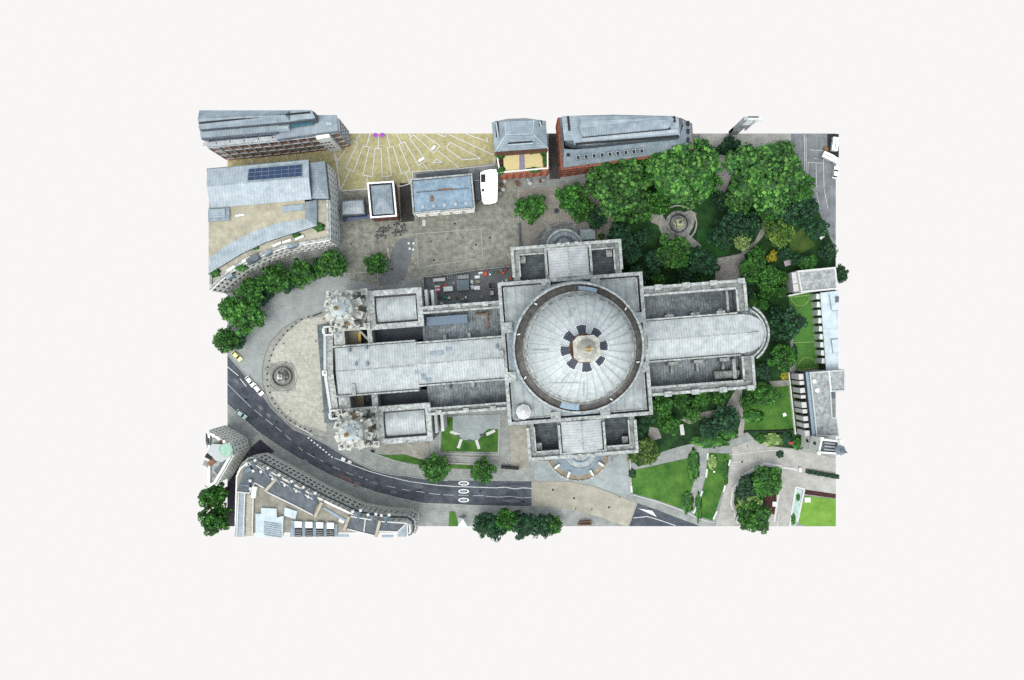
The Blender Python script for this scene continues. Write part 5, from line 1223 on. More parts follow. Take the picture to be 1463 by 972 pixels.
TR = [
 (940, 292, 18, 17, 1, 'mid green tree filling the gap between the two western giants, lower side', NG, 0),
 (1030, 285, 13, 12, 0, 'dark tree in the gap between the largest and the easternmost giant', NG, 0),
 (1128, 300, 20, 13, 0, 'dark tree on the south-east skirt of the easternmost giant', NG, 0),
 (1100, 303, 16, 13, 1, 'green tree under the south side of the easternmost giant', NG, 0),
 (850, 312, 15, 11, 0, 'dark tree between the round court and the north transept corner', NG, 0),
 (1066, 420, 11, 8, 0, 'dark low tree just east of the north choir corner', NG, 0),
 (1142, 400, 9, 6, 0, 'dark low tree in front of the school wall', NG, 0),
 (990, 590, 12, 7, 1, 'low green tree in the middle of the garden south of the choir', NG, 0),
 (925, 590, 14, 8, 0, 'dark tree at the crossing corner south of the choir', NG, 0),
 (887, 264, 44, 25, 2, 'huge bright green plane tree, westernmost of the three giants by the long brick building', NG, 1),
 (912, 295, 22, 19, 2, 'bright lobed tree tucked under the south side of the westernmost giant plane', NG, 1),
 (866, 238, 17, 21, 2, 'bright tree hiding the brick wall right of the small dormers', NG, 1),
 (974, 250, 52, 27, 2, 'largest bright green plane tree, directly above the round stone monument', NG, 1),
 (926, 226, 20, 22, 2, 'light green tree between the two western giants at the roof edge', NG, 1),
 (1005, 218, 18, 20, 2, 'bright green tree at the east end of the long metal roof', NG, 1),
 (1010, 262, 19, 20, 6, 'mid green tree on the east flank of the largest plane', NG, 1),
 (1089, 250, 52, 26, 2, 'giant yellow-green plane tree, easternmost of the three, next to the side street', NG, 1),
 (1118, 222, 20, 20, 2, 'bright tree pointing into the side street paving at the top', NG, 1),
 (1056, 285, 22, 18, 2, 'bright tree on the south-west skirt of the easternmost giant plane', NG, 1),
 (1140, 270, 22, 16, 1, 'darker round tree bulging east from the easternmost giant plane', NG, 0),
 (1154, 298, 16, 13, 0, 'dark green round tree beside the painted lines of the side street', NG, 0),
 (1167, 328, 15, 11, 0, 'dark round tree just above the small white van at the east edge', NG, 0),
 (1181, 360, 13, 11, 0, 'small dark tree below the white van, above the grey school roof', NG, 0),
 (1199, 391, 12, 12, 0, 'dark tree overhanging the east edge behind the grey school roof', NG, 0),
 (1043, 207, 13, 16, 0, 'small dark tree under the broken facade at the top edge', NG, 0),
 (1033, 214, 9, 12, 0, 'dark low tree left of the small tree under the broken facade', NG, 0),
 (760, 298, 20, 13, 1, 'round green tree standing alone left of the small round court', None, 0),
 (815, 282, 20, 14, 6, 'leafy green tree at the corner of the alley and the brick building', NG, 0),
 (832, 299, 18, 13, 1, 'round green tree right of the small round court', NG, 0),
 (960, 362, 24, 15, 1, 'crisp green tree just below the round stone monument', NG, 0),
 (936, 372, 15, 12, 0, 'dark tree left of the crisp tree below the monument', NG, 0),
 (1004, 377, 20, 13, 0, 'dark smooth tree left of the brown garden path square', NG, 0),
 (982, 392, 12, 8, 0, 'dark low tree between the monument trees and the cathedral', NG, 0),
 (884, 338, 18, 12, 0, 'dark tree at the north-east corner of the north transept', NG, 0),
 (897, 362, 18, 12, 0, 'dark bluish tree against the east wall of the north transept', NG, 0),
 (915, 340, 12, 9, 0, 'dark tree beside the small pale square slab on the lawn', NG, 0),
 (912, 395, 15, 10, 0, 'dark tree in the corner between transept and choir, north side', NG, 0),
 (940, 398, 10, 7, 1, 'low green tree close to the north choir wall, western one', NG, 0),
 (978, 401, 9, 6, 6, 'low light green tree close to the north choir wall, middle one', NG, 0),
 (1000, 400, 9, 6, 6, 'low light green tree close to the north choir wall, eastern one', NG, 0),
 (1047, 320, 20, 16, 0, 'dark loose tree right of the monument, under the giant plane', NG, 0),
 (1032, 338, 18, 12, 0, 'dark blue-green tree east of the curved monument path', NG, 0),
 (1072, 320, 15, 15, 0, 'dark tree below the easternmost giant plane', NG, 0),
 (1060, 345, 12, 9, 5, 'pale yellowish tree at the bend of the garden path', NG, 0),
 (1112, 332, 21, 12, 3, 'olive and lime speckled tree in the middle of the east garden', NG, 0),
 (1111, 345, 9, 9, 6, 'fresh green tree in the lower part of the olive speckled tree', NG, 0),
 (1104, 366, 7.5, 6, 4, 'small bright yellow tree', None, 0),
 (1119, 361, 10, 8, 0, 'dark green tree to the right of the small yellow tree', NG, 0),
 (1080, 364, 13, 11, 1, 'mid green tree left of the small yellow tree', NG, 0),
 (1078, 385, 18, 12, 1, 'mid green tree at the north-east corner of the choir', NG, 0),
 (1099, 396, 16, 13, 1, 'tall green tree south of the small yellow tree', NG, 0),
 (1070, 398, 11, 8, 0, 'dark tree beside the corner of the north choir wall', NG, 0),
 (1095, 412, 12, 11, 6, 'light green tree between the choir end and the pitch', NG, 0),
 (1117, 397, 10, 8, 1, 'small tree in front of the three pale school bays', NG, 0),
 (1114, 418, 9, 7, 1, 'small tree at the north-west corner of the sports pitch', NG, 0),
 (1152, 377, 12, 8, 6, 'fresh green tree behind the grey school roof', NG, 0),
 (1140, 372, 10, 8, 0, 'dark tree left of the fresh green one behind the school', NG, 0),
 (1126, 462, 22, 17, 0, 'large dark bluish tree overlapping the middle of the sports pitch', NG, 0),
 (1109, 447, 10, 8, 0, 'dark low tree between choir end and the large bluish tree', NG, 0),
 (1118, 512, 18, 13, 1, 'round green tree overlapping the southern part of the pitch', NG, 0),
 (1090, 530, 12, 6, 0, 'dark purplish low tree beside the apse', NG, 0),
 (1094, 566, 18, 11, 6, 'fresh green tree at the top left of the east lawn', NG, 0),
 (1070, 573, 11, 9, 1, 'green tree beside the south-east corner of the choir', NG, 0),
 (945, 580, 15, 9, 1, 'green tree against the south choir wall, westernmost', NG, 0),
 (975, 573, 12, 8, 1, 'green tree against the south choir wall, second from the west', NG, 0),
 (1003, 570, 12, 8, 6, 'light green tree against the south choir wall, third from the west', NG, 0),
 (1028, 568, 12, 8, 1, 'green tree against the south choir wall, easternmost', NG, 0),
 (956, 607, 15, 9, 1, 'green tree on the small lawn south of the choir', NG, 0),
 (1036, 600, 19, 11, 0, 'dark tree in the fork of the garden paths', NG, 0),
 (1012, 612, 15, 9, 0, 'dark tree left of the tree in the path fork', NG, 0),
 (922, 646, 20, 8, 3, 'lime green bushy tree at the south-east corner of the south transept', NG, 0),
 (915, 610, 11, 7, 0, 'dark tree close to the east wall of the south transept', NG, 0),
 (536, 377, 15, 9, 1, 'single round tree in the middle of the northern churchyard', None, 0),
 (621, 670, 20, 10, 1, 'round street tree, left of the pair south of the sunken courtyard', None, 0),
 (690, 672, 17, 10, 1, 'round street tree right above the three oval road markings', None, 0),
 (476, 378, 20, 12, 1, 'tree at the east end of the row under the curved pale building', 'street trees below the curved office', 0),
 (432, 390, 19, 12, 1, 'second tree from the east in the row under the curved pale building', 'street trees below the curved office', 0),
 (456, 382, 13, 9, 0, 'small dark tree between the two easternmost in the row under the curved building', 'street trees below the curved office', 0),
 (393, 398, 20, 13, 1, 'third large tree from the east in the row under the curved pale building', 'street trees below the curved office', 0),
 (412, 405, 13, 9, 0, 'dark lower tree behind the third large one in the row', 'street trees below the curved office', 0),
 (361, 412, 17, 12, 1, 'fourth large tree from the east in the row under the curved building', 'street trees below the curved office', 0),
 (378, 423, 12, 8, 0, 'dark lower tree below the fourth large one in the row', 'street trees below the curved office', 0),
 (350, 448, 29, 15, 1, 'biggest tree at the west edge where the row turns south', 'street trees below the curved office', 0),
 (330, 440, 17, 13, 1, 'tree bulging over the west edge behind the biggest one of the row', 'street trees below the curved office', 0),
 (322, 485, 17, 13, 1, 'southernmost tree of the western row, next to the pale yellow car', 'street trees below the curved office', 0),
 (340, 487, 12, 9, 0, 'dark tree right of the southernmost one in the western row', 'street trees below the curved office', 0),
 (307, 709, 18, 24, 6, 'tree at the bottom left corner, upper of the pair', None, 0),
 (308, 742, 20, 24, 6, 'tree at the bottom left corner, lower of the pair', None, 0),
 (696, 750, 18, 13, 0, 'leftmost tree in the dark clump on the bottom edge', 'trees on the bottom edge', 0),
 (725, 742, 15, 17, 1, 'tallest tree in the dark clump on the bottom edge', 'trees on the bottom edge', 0),
 (712, 752, 16, 14, 0, 'second tree from the left in the dark clump on the bottom edge', 'trees on the bottom edge', 0),
 (750, 750, 21, 14, 0, 'rounded tree right of the tallest in the clump on the bottom edge', 'trees on the bottom edge', 0),
 (774, 750, 16, 11, 0, 'small dark tree, second from the right in the bottom edge clump', 'trees on the bottom edge', 0),
 (790, 750, 12, 9, 1, 'rightmost small tree of the clump on the bottom edge', 'trees on the bottom edge', 0),
 (1094, 687, 21, 12, 1, 'largest tree inside the curved garden kerb, upper right', 'trees inside the curved kerb', 0),
 (1068, 695, 17, 9, 0, 'dark tree on the left inside the curved garden kerb', 'trees inside the curved kerb', 0),
 (1069, 717, 16, 8, 5, 'pale green tree inside the curved garden kerb', 'trees inside the curved kerb', 0),
 (1079, 741, 21, 12, 1, 'tree hanging over the bottom edge south of the flower bed', 'trees inside the curved kerb', 0),
]
for q in TR: tree(q[0], q[1], q[2], q[3], q[4], q[5], q[6], bool(q[7]))
BG = 'garden shrubs'
for (x, y, r_, ti, s1, s2, lab) in (
 (1103, 628, 3.4, 5, 1.3, .8, 'pale green shrub in the bed below the east lawn'), (1088, 627, 2.4, 1, 1, .8, 'green shrub left of the pale shrub in the bed below the east lawn'),
 (1122, 626, 2.6, 0, 1, 1, 'dark bluish shrub right of the pale shrub in the bed below the east lawn'), (1140, 634, 2.4, 1, 1, 1, 'green shrub beside the small red box near the church tower'),
 (1015, 630, 2.6, 6, 3.0, 1, 'wide bright green shrub along the path south of the garden'), (1042, 620, 2.2, 6, 1.6, 1, 'bright shrub at the path junction south of the dark fork tree'),
 (1121, 537, 1.7, 4, 1, 1, 'small bright yellow shrub near the short path west of the school'), (1114, 649, 1.5, 0, 1, 1, 'small dark planter shrub on the court paving'),
 (991, 665, 2.6, 1, .9, 2.4, 'tall narrow shrub bed at the right edge of the main lawn'), (982, 718, 1.9, 1, 1.3, 2.2, 'shrub bed at the lower corner of the main lawn'),
 (1018, 660, 2.0, 5, 1, 1.5, 'olive shrub in the top of the lawn strip'), (1036, 675, 1.2, 1, 1, 5, 'narrow hedge of shrubs along the right side of the lawn strip'),
 (998, 725, 1.4, 1, 1, 4, 'low shrubs along the lower left side of the lawn strip'), (859, 338, 1.3, 3, 1, 1, 'small lime shrub at the north-east corner of the north porch'),
 (903, 677, 1.5, 0, 1, 1.3, 'small dark shrub in the top left corner of the main lawn'), (1076, 595, 2.8, 6, 1.5, .9, 'bright shrubs on the left edge of the east lawn'),
 (1142, 580, 1.3, 1, .8, 8, 'long narrow shrub border in front of the school block'), (950, 596, 3, 1, 1.4, .8, 'shrubs beside the south choir wall'),
 (1072, 430, 3.2, 1, 1, 1.3, 'green shrub beside the north-east choir buttress'), (1089, 437, 2.6, 6, 1.2, 1, 'bright shrub in front of the apse'),
 (1130, 452, 1.6, 1, 1, 1, 'small shrub at the left edge of the pitch'), (1140, 711, 1.0, 6, .8, 1.6, 'green reeds in the pale pond, upper'), (1133, 742, 1.2, 1, .8, 2.0, 'dark reeds in the lower end of the pale pond'),
 (345, 383, 1.2, 1, 2, 1, 'small green terrace shrub at the west end of the curved terrace'), (1135, 505, 1.4, 0, .8, 2.5, 'dark shrub between round tree and pitch'), (1050, 345, 2.2, 0, 1.5, 1, 'dark shrub under the loose tree by the monument path')):
    hz0 = 25.2 if 'terrace' in lab else 0
    bush(x, y, r_, hz0, ti, lab, BG, s1, s2)
for (x, y, s_, lab) in ((456, 325, 1.6, 'green shrub at the east corner of the curved roof terrace'), (424, 337, 1.2, 'green climber below the curved metal roof, middle'), (365, 353, 1.1, 'green shrub on the curved roof terrace, centre'), (307, 390, 1.6, 'green shrub at the west tip of the curved roof terrace')):
    bush(x, y, s_, 25.2, 1, lab, 'shrubs on the curved roof terrace', 1.4, 1)
# hedge
h_ = thing('hedge', 'clipped dark green hedge running to the east edge below the church tower', 'hedge', (*at(1172, 678), 0))
m = MB(); rnd = random.Random(3); a_, b_ = at(1152, 673.5, 1), at(1198, 681.5, 1)
for _ in range(900):
    p = a_.lerp(b_, rnd.random()); q = Vector((p.x+rnd.uniform(-.2, .2), p.y+rnd.uniform(-.75, .75), rnd.uniform(.2, 2.0)))
    n = Vector((rnd.uniform(-.5, .5), rnd.uniform(-.5, .5), 1)).normalized(); t1 = n.orthogonal().normalized()*.25; t2 = n.cross(t1); m.face([q+t1, q+t2, q-t1, q-t2])
m.build('foliage', LF[0], h_)
# ================================================================ monuments and street furniture
s_ = thing('statue_monument', 'round railed stone plinth with pale group of statues on the forecourt', 'monument', (*at(404, 538), 0))
p = at(404, 538)
m = MB(); m.cyl(p.x, p.y, 3.9, 0, .35, 32); m.build('base_step', flat('plinth_grey', c(150, 150, 144), .9, var=.3), s_)
m = MB(); m.ring(p.x, p.y, 3.45, 3.75, .35, 1.5, 32); m.build('railing', black, s_)
m = MB()
for a in (0, 90): m.box(p.x, p.y, 4.6, 1.7, .35, 1.4 if a else 1.38, a)
m.cyl(p.x, p.y, 1.5, 1.4, 2.2, 8); m.build('plinth', stone_d, s_)
m = MB(); m.cyl(p.x, p.y, .8, 2.2, 5.6, 8, .7); m.box(p.x, p.y, 1.7, 1.7, 5.6, 6.0, 0); m.build('pedestal', cream, s_)
def figure(mb, x, y, z, h, r):
    mb.lathe(x, y, [(r, z), (r*.8, z+h*.3), (r*.55, z+h*.5), (r*.75, z+h*.72), (r*.6, z+h*.82), (r*.22, z+h*.86), (r*.3, z+h*.92), (r*.26, z+h*.98), (.01, z+h)], 10)
m = MB(); figure(m, p.x, p.y, 6, 3.0, .8); m.build('figure', cream, s_)
for i in range(4):
    a = R(45+90*i); m = MB(); figure(m, p.x+1.9*math.cos(a), p.y+1.9*math.sin(a), 1.4, 1.9, .6); m.build('seated_figure', stone, s_)
s_ = thing('column_monument', 'round stepped stone monument with square pale plinth and gilded column among the trees', 'monument', (*at(969, 320), 0)); p = at(969, 320)
m = MB(); m.cyl(p.x, p.y, 4.9, 0, .3, 32); m.cyl(p.x, p.y, 4.2, .3, .55, 32); m.build('base_step', stone_d, s_)
m = MB(); m.ring(p.x, p.y, 3.1, 3.5, .55, 1.9, 24); m.build('railing', black, s_)
m = MB(); m.cyl(p.x, p.y, 2.0, .55, 1.6, 8); m.box(p.x, p.y, 2.5, 2.5, 1.6, 4.6, 8); m.build('plinth', flat('mossy_stone', c(184, 186, 150), .9, var=.4), s_)
m = MB(); m.cyl(p.x, p.y, .5, 4.6, 13, 12, .4); m.box(p.x, p.y, 1.2, 1.2, 13, 13.5, 8); m.build('column', flat('grey_column', c(150, 160, 160), .8), s_)
m = MB(); figure(m, p.x, p.y, 13.5, 2.6, .5); m.build('figure', gold, s_)
s_ = thing('statue', 'small dark statue on a round plinth in the little round court north of the transept', 'statue', (*at(795, 302), 0)); p = at(795, 302)
m = MB(); m.cyl(p.x, p.y, 1.0, 0, .9, 16); m.build('plinth', slate, s_); m = MB(); figure(m, p.x, p.y, .9, 2.0, .4); m.build('figure', black, s_)
# bench template
def bench(px, py, L_, ang, lab, grp):
    p = at(px, py); b = thing('bench', lab, 'bench', (p.x, p.y, 0), R(ang), grp); b['_o'] = (0, 0, 0)
    m = MB(); m.box(0, 0, .55, L_, .42, .5); m.build('seat', whitepanel, b)
    m = MB(); m.box(.3, 0, .06, L_, .55, .95); m.build('backrest', whitepanel, b)
    for y in (-L_*.4, L_*.4): m = MB(); m.box(0, y, .5, .12, 0, .42); m.build('leg', whitepanel, b)
for x, y, L_, an, lab in ((1042, 661, 2.4, -14, 'white bench at the top right of the lawn strip'), (1034.5, 698, 2.6, -14, 'white bench halfway down the right side of the lawn strip'), (1021.6, 736, 3.4, -26, 'white bench at the bottom right of the lawn strip'),
 (1001.5, 706, 2.6, -18, 'white bench on the path, left side of the lawn strip, middle'), (993, 728, 3.0, -24, 'white bench at the bottom left of the lawn strip'), (986, 711, 2.6, -22, 'white bench at the lower right edge of the main lawn'), (1009, 676, 3.2, -6, 'white bench on the upper left side of the lawn strip'),
 (1010.5, 652, 2.6, -3, 'white bench at the top left corner of the lawn strip'), (900.3, 679, 2.4, 3, 'white bench on the west kerb of the main lawn, upper'), (902, 699, 2.6, 6, 'white bench on the west kerb of the main lawn, lower')):
    bench(x, y, L_, an, lab, 'white garden benches')
for x, y, an, lab in ((650, 619, 72, 'pale stone slab bench on the west side of the sunken courtyard lawn'), (657, 634, 160, 'pale stone slab bench, lower left in the courtyard lawn'), (682.5, 635, -162, 'pale stone slab bench, lower right in the courtyard lawn'), (701, 618, -65, 'pale stone slab bench on the east side of the courtyard lawn')):
    p = at(x, y); m = MB(); m.box(p.x, p.y, 1.1, 3.6, 0, .5, an+180); o = origin(m.build('slab_bench', palestone)); tag(o, lab, 'bench', 'slab benches of the courtyard')
for x, y, lab in ((654, 623, 'dark planter box at the left foot of the courtyard paving'), (671, 630, 'dark planter box at the bottom of the courtyard paving'), (688, 622, 'dark planter box at the right foot of the courtyard paving')):
    p = at(x, y); m = MB(); m.box(p.x, p.y, 1.3, .8, 0, .6); m.box(p.x, p.y, 1.0, .5, .6, .9); o = origin(m.build('planter', slate)); tag(o, lab, 'planter', 'courtyard planters')
# bollards on the forecourt arc
bm = MB(); bm.lathe(0, 0, [(.17, 0), (.14, .2), (.12, .85), (.16, .9), (.1, 1.05), (.01, 1.12)], 10); bo = bm.build('bollard', black); bme = bo.data; bpy.data.objects.remove(bo)
arcp = [(441, 453), (431, 457), (423, 462), (417, 467), (411, 473), (405, 479), (400, 486), (395, 493), (391, 500), (388, 508), (385, 516), (383, 525), (382, 534), (382, 543), (383, 552), (386, 561), (389, 569), (393, 577), (398, 584), (403, 590), (409, 596), (415, 601), (422, 606), (429, 610), (436, 613), (444, 616)]
for i, (x, y) in enumerate(arcp):
    o = bpy.data.objects.new('bollard', bme); COL.objects.link(o); o.location = (*at(x, y), 0); o.scale = (1.7, 1.7, 1)
    tag(o, 'black iron bollard in the curved row round the forecourt', 'bollard', 'bollards round the forecourt')
# ---- vehicles
def car(px, py, ang, paintm, lab, L_=4.6, Wd=1.8, cat='car', nm='car', grp=None):
    p = at(px, py); v = thing(nm, lab, cat, (p.x, p.y, 0), R(ang), grp); v['_o'] = (0, 0, 0); h2 = L_/2
    prof = [(-h2, .35), (-h2+.05, .85), (-h2+.5, .95), (h2-1.2, .98), (h2-.1, .8), (h2, .4)]
    m = MB(); n = len(prof)
    for s2, sg_ in ((-1, 1), (1, -1)):
        f = [(x, s2*Wd/2, z) for x, z in prof]; m.face(f if s2 < 0 else f[::-1])
    m.grid([[(x, -Wd/2, z) for x, z in prof], [(x, Wd/2, z) for x, z in prof]], smooth=False); m.face([(-h2, -Wd/2, .35), (-h2, Wd/2, .35), (h2, Wd/2, .35), (h2, -Wd/2, .35)]); m.build('body', paintm, v)
    m = MB(); c0, c1, c2_, c3 = -h2+.35, -h2+.9, h2-2.0, h2-1.25
    lo_ = [(c0, -.82), (c3, -.82), (c3, .82), (c0, .82)]; hi_ = [(c1, -.64), (c2_, -.64), (c2_, .64), (c1, .64)]
    for i in range(4): j = (i+1) % 4; m.face([(*lo_[i], .96), (*lo_[j], .96), (*hi_[j], 1.4), (*hi_[i], 1.4)])
    m.face([(*q, 1.4) for q in hi_]); m.build('window', glass, v)
    m = MB(); m.box((c1+c2_)/2, 0, c2_-c1+.02, 1.3, 1.405, 1.47); m.build('roof', paintm, v)
    for x in (-h2+.85, h2-.9):
        for y in (-Wd/2+.05, Wd/2-.05):
            m = MB(); m.grid([[(x+r_*math.cos(2*math.pi*i/14), y+dy, .33+r_*math.sin(2*math.pi*i/14)) for i in range(14)] for r_, dy in ((.01, -.12), (.33, -.12), (.33, .12), (.01, .12))], True); m.build('wheel', rubber, v)
    for y in (-.6, .6): m = MB(); m.box(h2-.02, y, .08, .35, .55, .72); m.build('headlight', whitepanel, v)
    return v
car(358, 545, -52, carwhite, 'cream white car at the kerb, upper of two by the forecourt pavement', grp='cars by the forecourt')
car(369.5, 557, -50, carwhite, 'bright white car at the kerb, lower of two by the forecourt pavement', 5.0, grp='cars by the forecourt')
car(339, 509, -45, caryellow, 'pale yellow and white car half hidden by the western trees')
car(345.5, 592, -38, cargreen, 'pale green car beside the pavement above the corner building')
car(1193, 247, 80, carwhite, 'white car cut by the east edge below the white lorry')
car(1167+3, 333+2, -50, carwhite, 'small white van in the gap between two dark trees at the east edge', 4.0, 1.9, 'van', 'van')
def lorry(px, py, ang, lab, L_, Wd, hh):
    p = at(px, py); v = thing('lorry', lab, 'lorry', (p.x, p.y, 0), R(ang)); v['_o'] = (0, 0, 0)
    m = MB(); m.box(-.7, 0, L_-2, Wd, .9, hh); m.build('box_body', carwhite, v)
    m = MB(); m.box(L_/2-.9, 0, 1.7, Wd*.95, .5, hh*.82); m.build('cab', whitepanel, v)
    m = MB(); m.box(L_/2-.03, 0, .1, Wd*.8, 1.5, 2.2); m.build('windscreen', glass, v)
    m = MB(); m.box(-.6, 0, L_-2.4, .3, hh, hh+.08); m.build('roof_rail', greyflat, v)
    for x in (-L_/2+1.2, L_/2-1.2):
        for y in (-Wd/2+.1, Wd/2-.1):
            m = MB(); m.grid([[(x+r_*math.cos(2*math.pi*i/14), y+dy, .5+r_*math.sin(2*math.pi*i/14)) for i in range(14)] for r_, dy in ((.01, -.15), (.5, -.15), (.5, .15), (.01, .15))], True); m.build('wheel', rubber, v)
lorry(1183, 226, -25, 'white lorry parked slantwise near the top right corner', 6.2, 2.3, 3.0)
lorry(1190.5, 208, 82, 'white lorry standing upright in the top right corner on dark ground', 5.6, 2.2, 3.2)
p = at(1179, 214); m = MB(); m.box(p.x, p.y, 1.6, 1.5, 0, 1.4, 5); m.box(p.x, p.y, 1.3, 1.2, 1.4, 1.6, 5); tag(origin(m.build('crate', timber)), 'brown crate beside the slanting white lorry', 'crate')
p = at(1190, 210); m = MB(); m.prism(rect(p.x, p.y+.3, 4.2, 9), 0, .42); o = m.build('dark_paving', dark); o['kind'] = 'structure'
# ---- works compound
CG = 'site clutter in the works compound'
def kd(x, y): return (600+x/10.45, 380+y/10.45)
def cab(cx_, cy_, w, d_, h_, m1, lab, cat='cabin', nm='site_cabin', ang=4.4, lip=True):
    p = at(*kd(cx_, cy_), h_); t_ = thing(nm, lab, cat, (p.x, p.y, 0), R(ang)); t_['_o'] = (0, 0, 0)
    m = MB(); m.box(0, 0, w, d_, 0, h_); m.build('body', m1, t_)
    m = MB(); parapet(m, rect(0, 0, w+.1, d_+.1), h_-.15, h_+.12, .15); m.build('roof_edge', m1 if not lip else greyflat, t_)
    m = MB(); m.box(-w/4, -d_/2-.02, .9, .06, .05, min(2.0, h_*.85)); m.build('door', slate, t_)
cab(285, 207, 4.6, 1.3, 2.5, palestone, 'long pale cabin at the top left of the works compound')
cab(420, 342, 3.6, 1.9, 2.4, whitepanel, 'white cabin beside the red and white striped box in the works compound')
cab(642, 287, 4.3, 3.8, 3.0, cabinblue, 'large square blue-grey cabin in the centre of the works compound')
cab(645, 165, 4.2, 1.4, 2.2, greyflat, 'grey cabin with white scraps above the square blue-grey one')
cab(1075, 405, 1.3, 1.7, 2.0, palestone, 'small pale cabin at the right end of the works compound')
cab(450, 165, 2.2, 1.5, 1.6, slate, 'low dark store box between two pale cabins at the top of the compound', 'box', 'store_box')
cab(530, 160, 1.0, 1.2, 1.8, black, 'black bin-like box at the top of the works compound', 'box', 'store_box')
cab(1055, 300, 1.9, 2.2, 2.2, flat('dark_machine', c(50, 40, 40), .7), 'dark generator at the right end of the works compound', 'generator', 'generator')
t_ = thing('striped_box', 'red and white striped box in the works compound', 'box', (*at(*kd(262, 345)), 0), R(4)); t_['_o'] = (0, 0, 0)
for i in range(4): m = MB(); m.box(0, -.9+i*.6, 2.0, .58, 0, 1.5+.01*i); m.build('stripe', red if i % 2 == 0 else whitepanel, t_)
pal = [(435, 478, 1.0, .9, whitepanel, 'crate', 'pale crate left of centre in the lower row of the compound'), (320, 562, 1.2, 1.0, palestone, 'crate', 'pinkish pale crate near the lower left of the compound'), (685, 470, .7, .9, white, 'sack', 'white sack in the lower row of the compound'),
 (555, 475, .9, .8, timber, 'crate', 'brown crate in the lower row, centre'), (640, 500, 1.2, .8, greyflat, 'crate', 'grey crate left of the white sack'), (365, 595, .5, 1.1, white, 'sack', 'white upright sack at the lower wall of the compound'), (370, 470, 1.5, 1.2, teal, 'box', 'teal box in the lower row of the compound'),
 (300, 470, .8, 1.1, timber, 'crate', 'brown crate at the left of the lower row'), (560, 570, .9, .9, whitepanel, 'crate', 'pale crate close to the lower wall, centre'), (690, 530, .9, 1.1, slate, 'box', 'dark box below the white sack'), (450, 560, 2.2, 1.2, cabinblue, 'box', 'blue-grey box close to the lower wall'),
 (420, 605, 1.3, .4, white, 'board', 'white board lying at the lower wall'), (210, 500, 2.6, 2.4, slate, 'tarpaulin', 'dark sheet-covered heap at the lower left of the compound'), (790, 565, 2.4, .4, palestone, 'board', 'long pale board by the lower wall, right'), (925, 465, .8, 1.4, greyflat, 'crate', 'grey tall crate standing alone in the right half'),
 (905, 105, 1.7, .8, white, 'sheet', 'white sheeted pallet at the top, nearest the orange bags'), (855, 165, 2.0, 1.1, white, 'sheet', 'white sheeted pallet below the topmost one'), (775, 240, 1.1, 1.4, whitepanel, 'sheet', 'white sheeted pallet left of the brown pallet'), (865, 235, 1.8, 1.1, terr, 'pallet', 'sandy brown pallet between the white sheets'),
 (850, 330, 2.4, 1.5, white, 'sheet', 'crumpled white sheeting, lowest of the white pallets'), (780, 320, 1.1, 1.6, whitepanel, 'sheet', 'white sheeting touching the square blue-grey cabin'), (980, 115, 1.3, 1.8, orange, 'bag', 'large orange bag at the top of the compound'), (1045, 130, .8, .8, white, 'bag', 'white bag right of the large orange bag'),
 (1090, 100, 1.1, .7, teal, 'bag', 'teal bag at the top right of the compound'), (1160, 95, 1.3, .8, timber, 'bag', 'brownish green bag at the top right'), (1215, 60, 1.0, .9, sheetblue, 'drum', 'blue drum at the top right corner of the compound'), (1285, 60, .9, .8, red, 'bag', 'red bag in the top right corner of the compound'), (1245, 105, 1.1, .7, orange, 'bag', 'orange bag left of the red corner bag'),
 (1355, 185, .8, 1.4, orange, 'bag', 'orange strip of bags against the transept wall'), (1295, 215, .7, .7, white, 'sack', 'white sack beside the transept foot'), (1235, 235, .5, .5, white, 'sack', 'tiny white sack left of the one by the transept foot'), (1075, 290, .7, .6, rust, 'box', 'rusty box on top of the dark generator side'), (375, 290, 2.0, .5, red, 'barrier', 'red barrier above the white cabin'),
 (190, 330, .9, .9, teal, 'box', 'greenish box left of the striped box'), (505, 255, .5, .5, whitepanel, 'post', 'pale post left of the square cabin'), (20, 325, .8, 1.0, flat('yellow_paint', c(226, 210, 40), .5), 'box', 'yellow machine box outside the left end of the compound')]
for x, y, w, d_, m1, ct, lab in pal:
    p = at(*kd(x, y), .8); rr_ = random.Random(int(x*7+y)); m = MB(); hgt = rr_.uniform(.7, 1.5)
    q = rect(p.x, p.y, w, d_, 4+rr_.uniform(-12, 12)); m.prism(q, 0, hgt*.85); cc_ = cen(q); m.face([(*(v_), hgt*.85+.005) for v_ in ()]) if False else None
    qi = [cc_+(Vector(v_)-cc_)*.72 for v_ in ccw(q)]; m.grid([[(*v_, hgt*.85) for v_ in ccw(q)], [(*v_, hgt) for v_ in qi]], True, False); m.face([(*v_, hgt) for v_ in qi])
    o = origin(m.build(ct, m1)); tag(o, lab, ct, CG)
f_ = thing('site_fence', 'dark hoarding fence with pale top along the north and west sides of the works compound', 'fence', (*at(660, 392), 0))
for a_, b_ in ((kd(45, 165), kd(300, 145)), (kd(300, 145), kd(830, 65)), (kd(830, 65), kd(1340, 8)), (kd(45, 165), kd(60, 400))):
    m = MB(); m.wall(at(*a_, 2), at(*b_, 2), .25, 0, 2.4); m.build('panel', black, f_)
    m = MB(); m.wall(at(*a_, 2.5), at(*b_, 2.5), .3, 2.4, 2.55); m.build('top_rail', greyflat, f_)
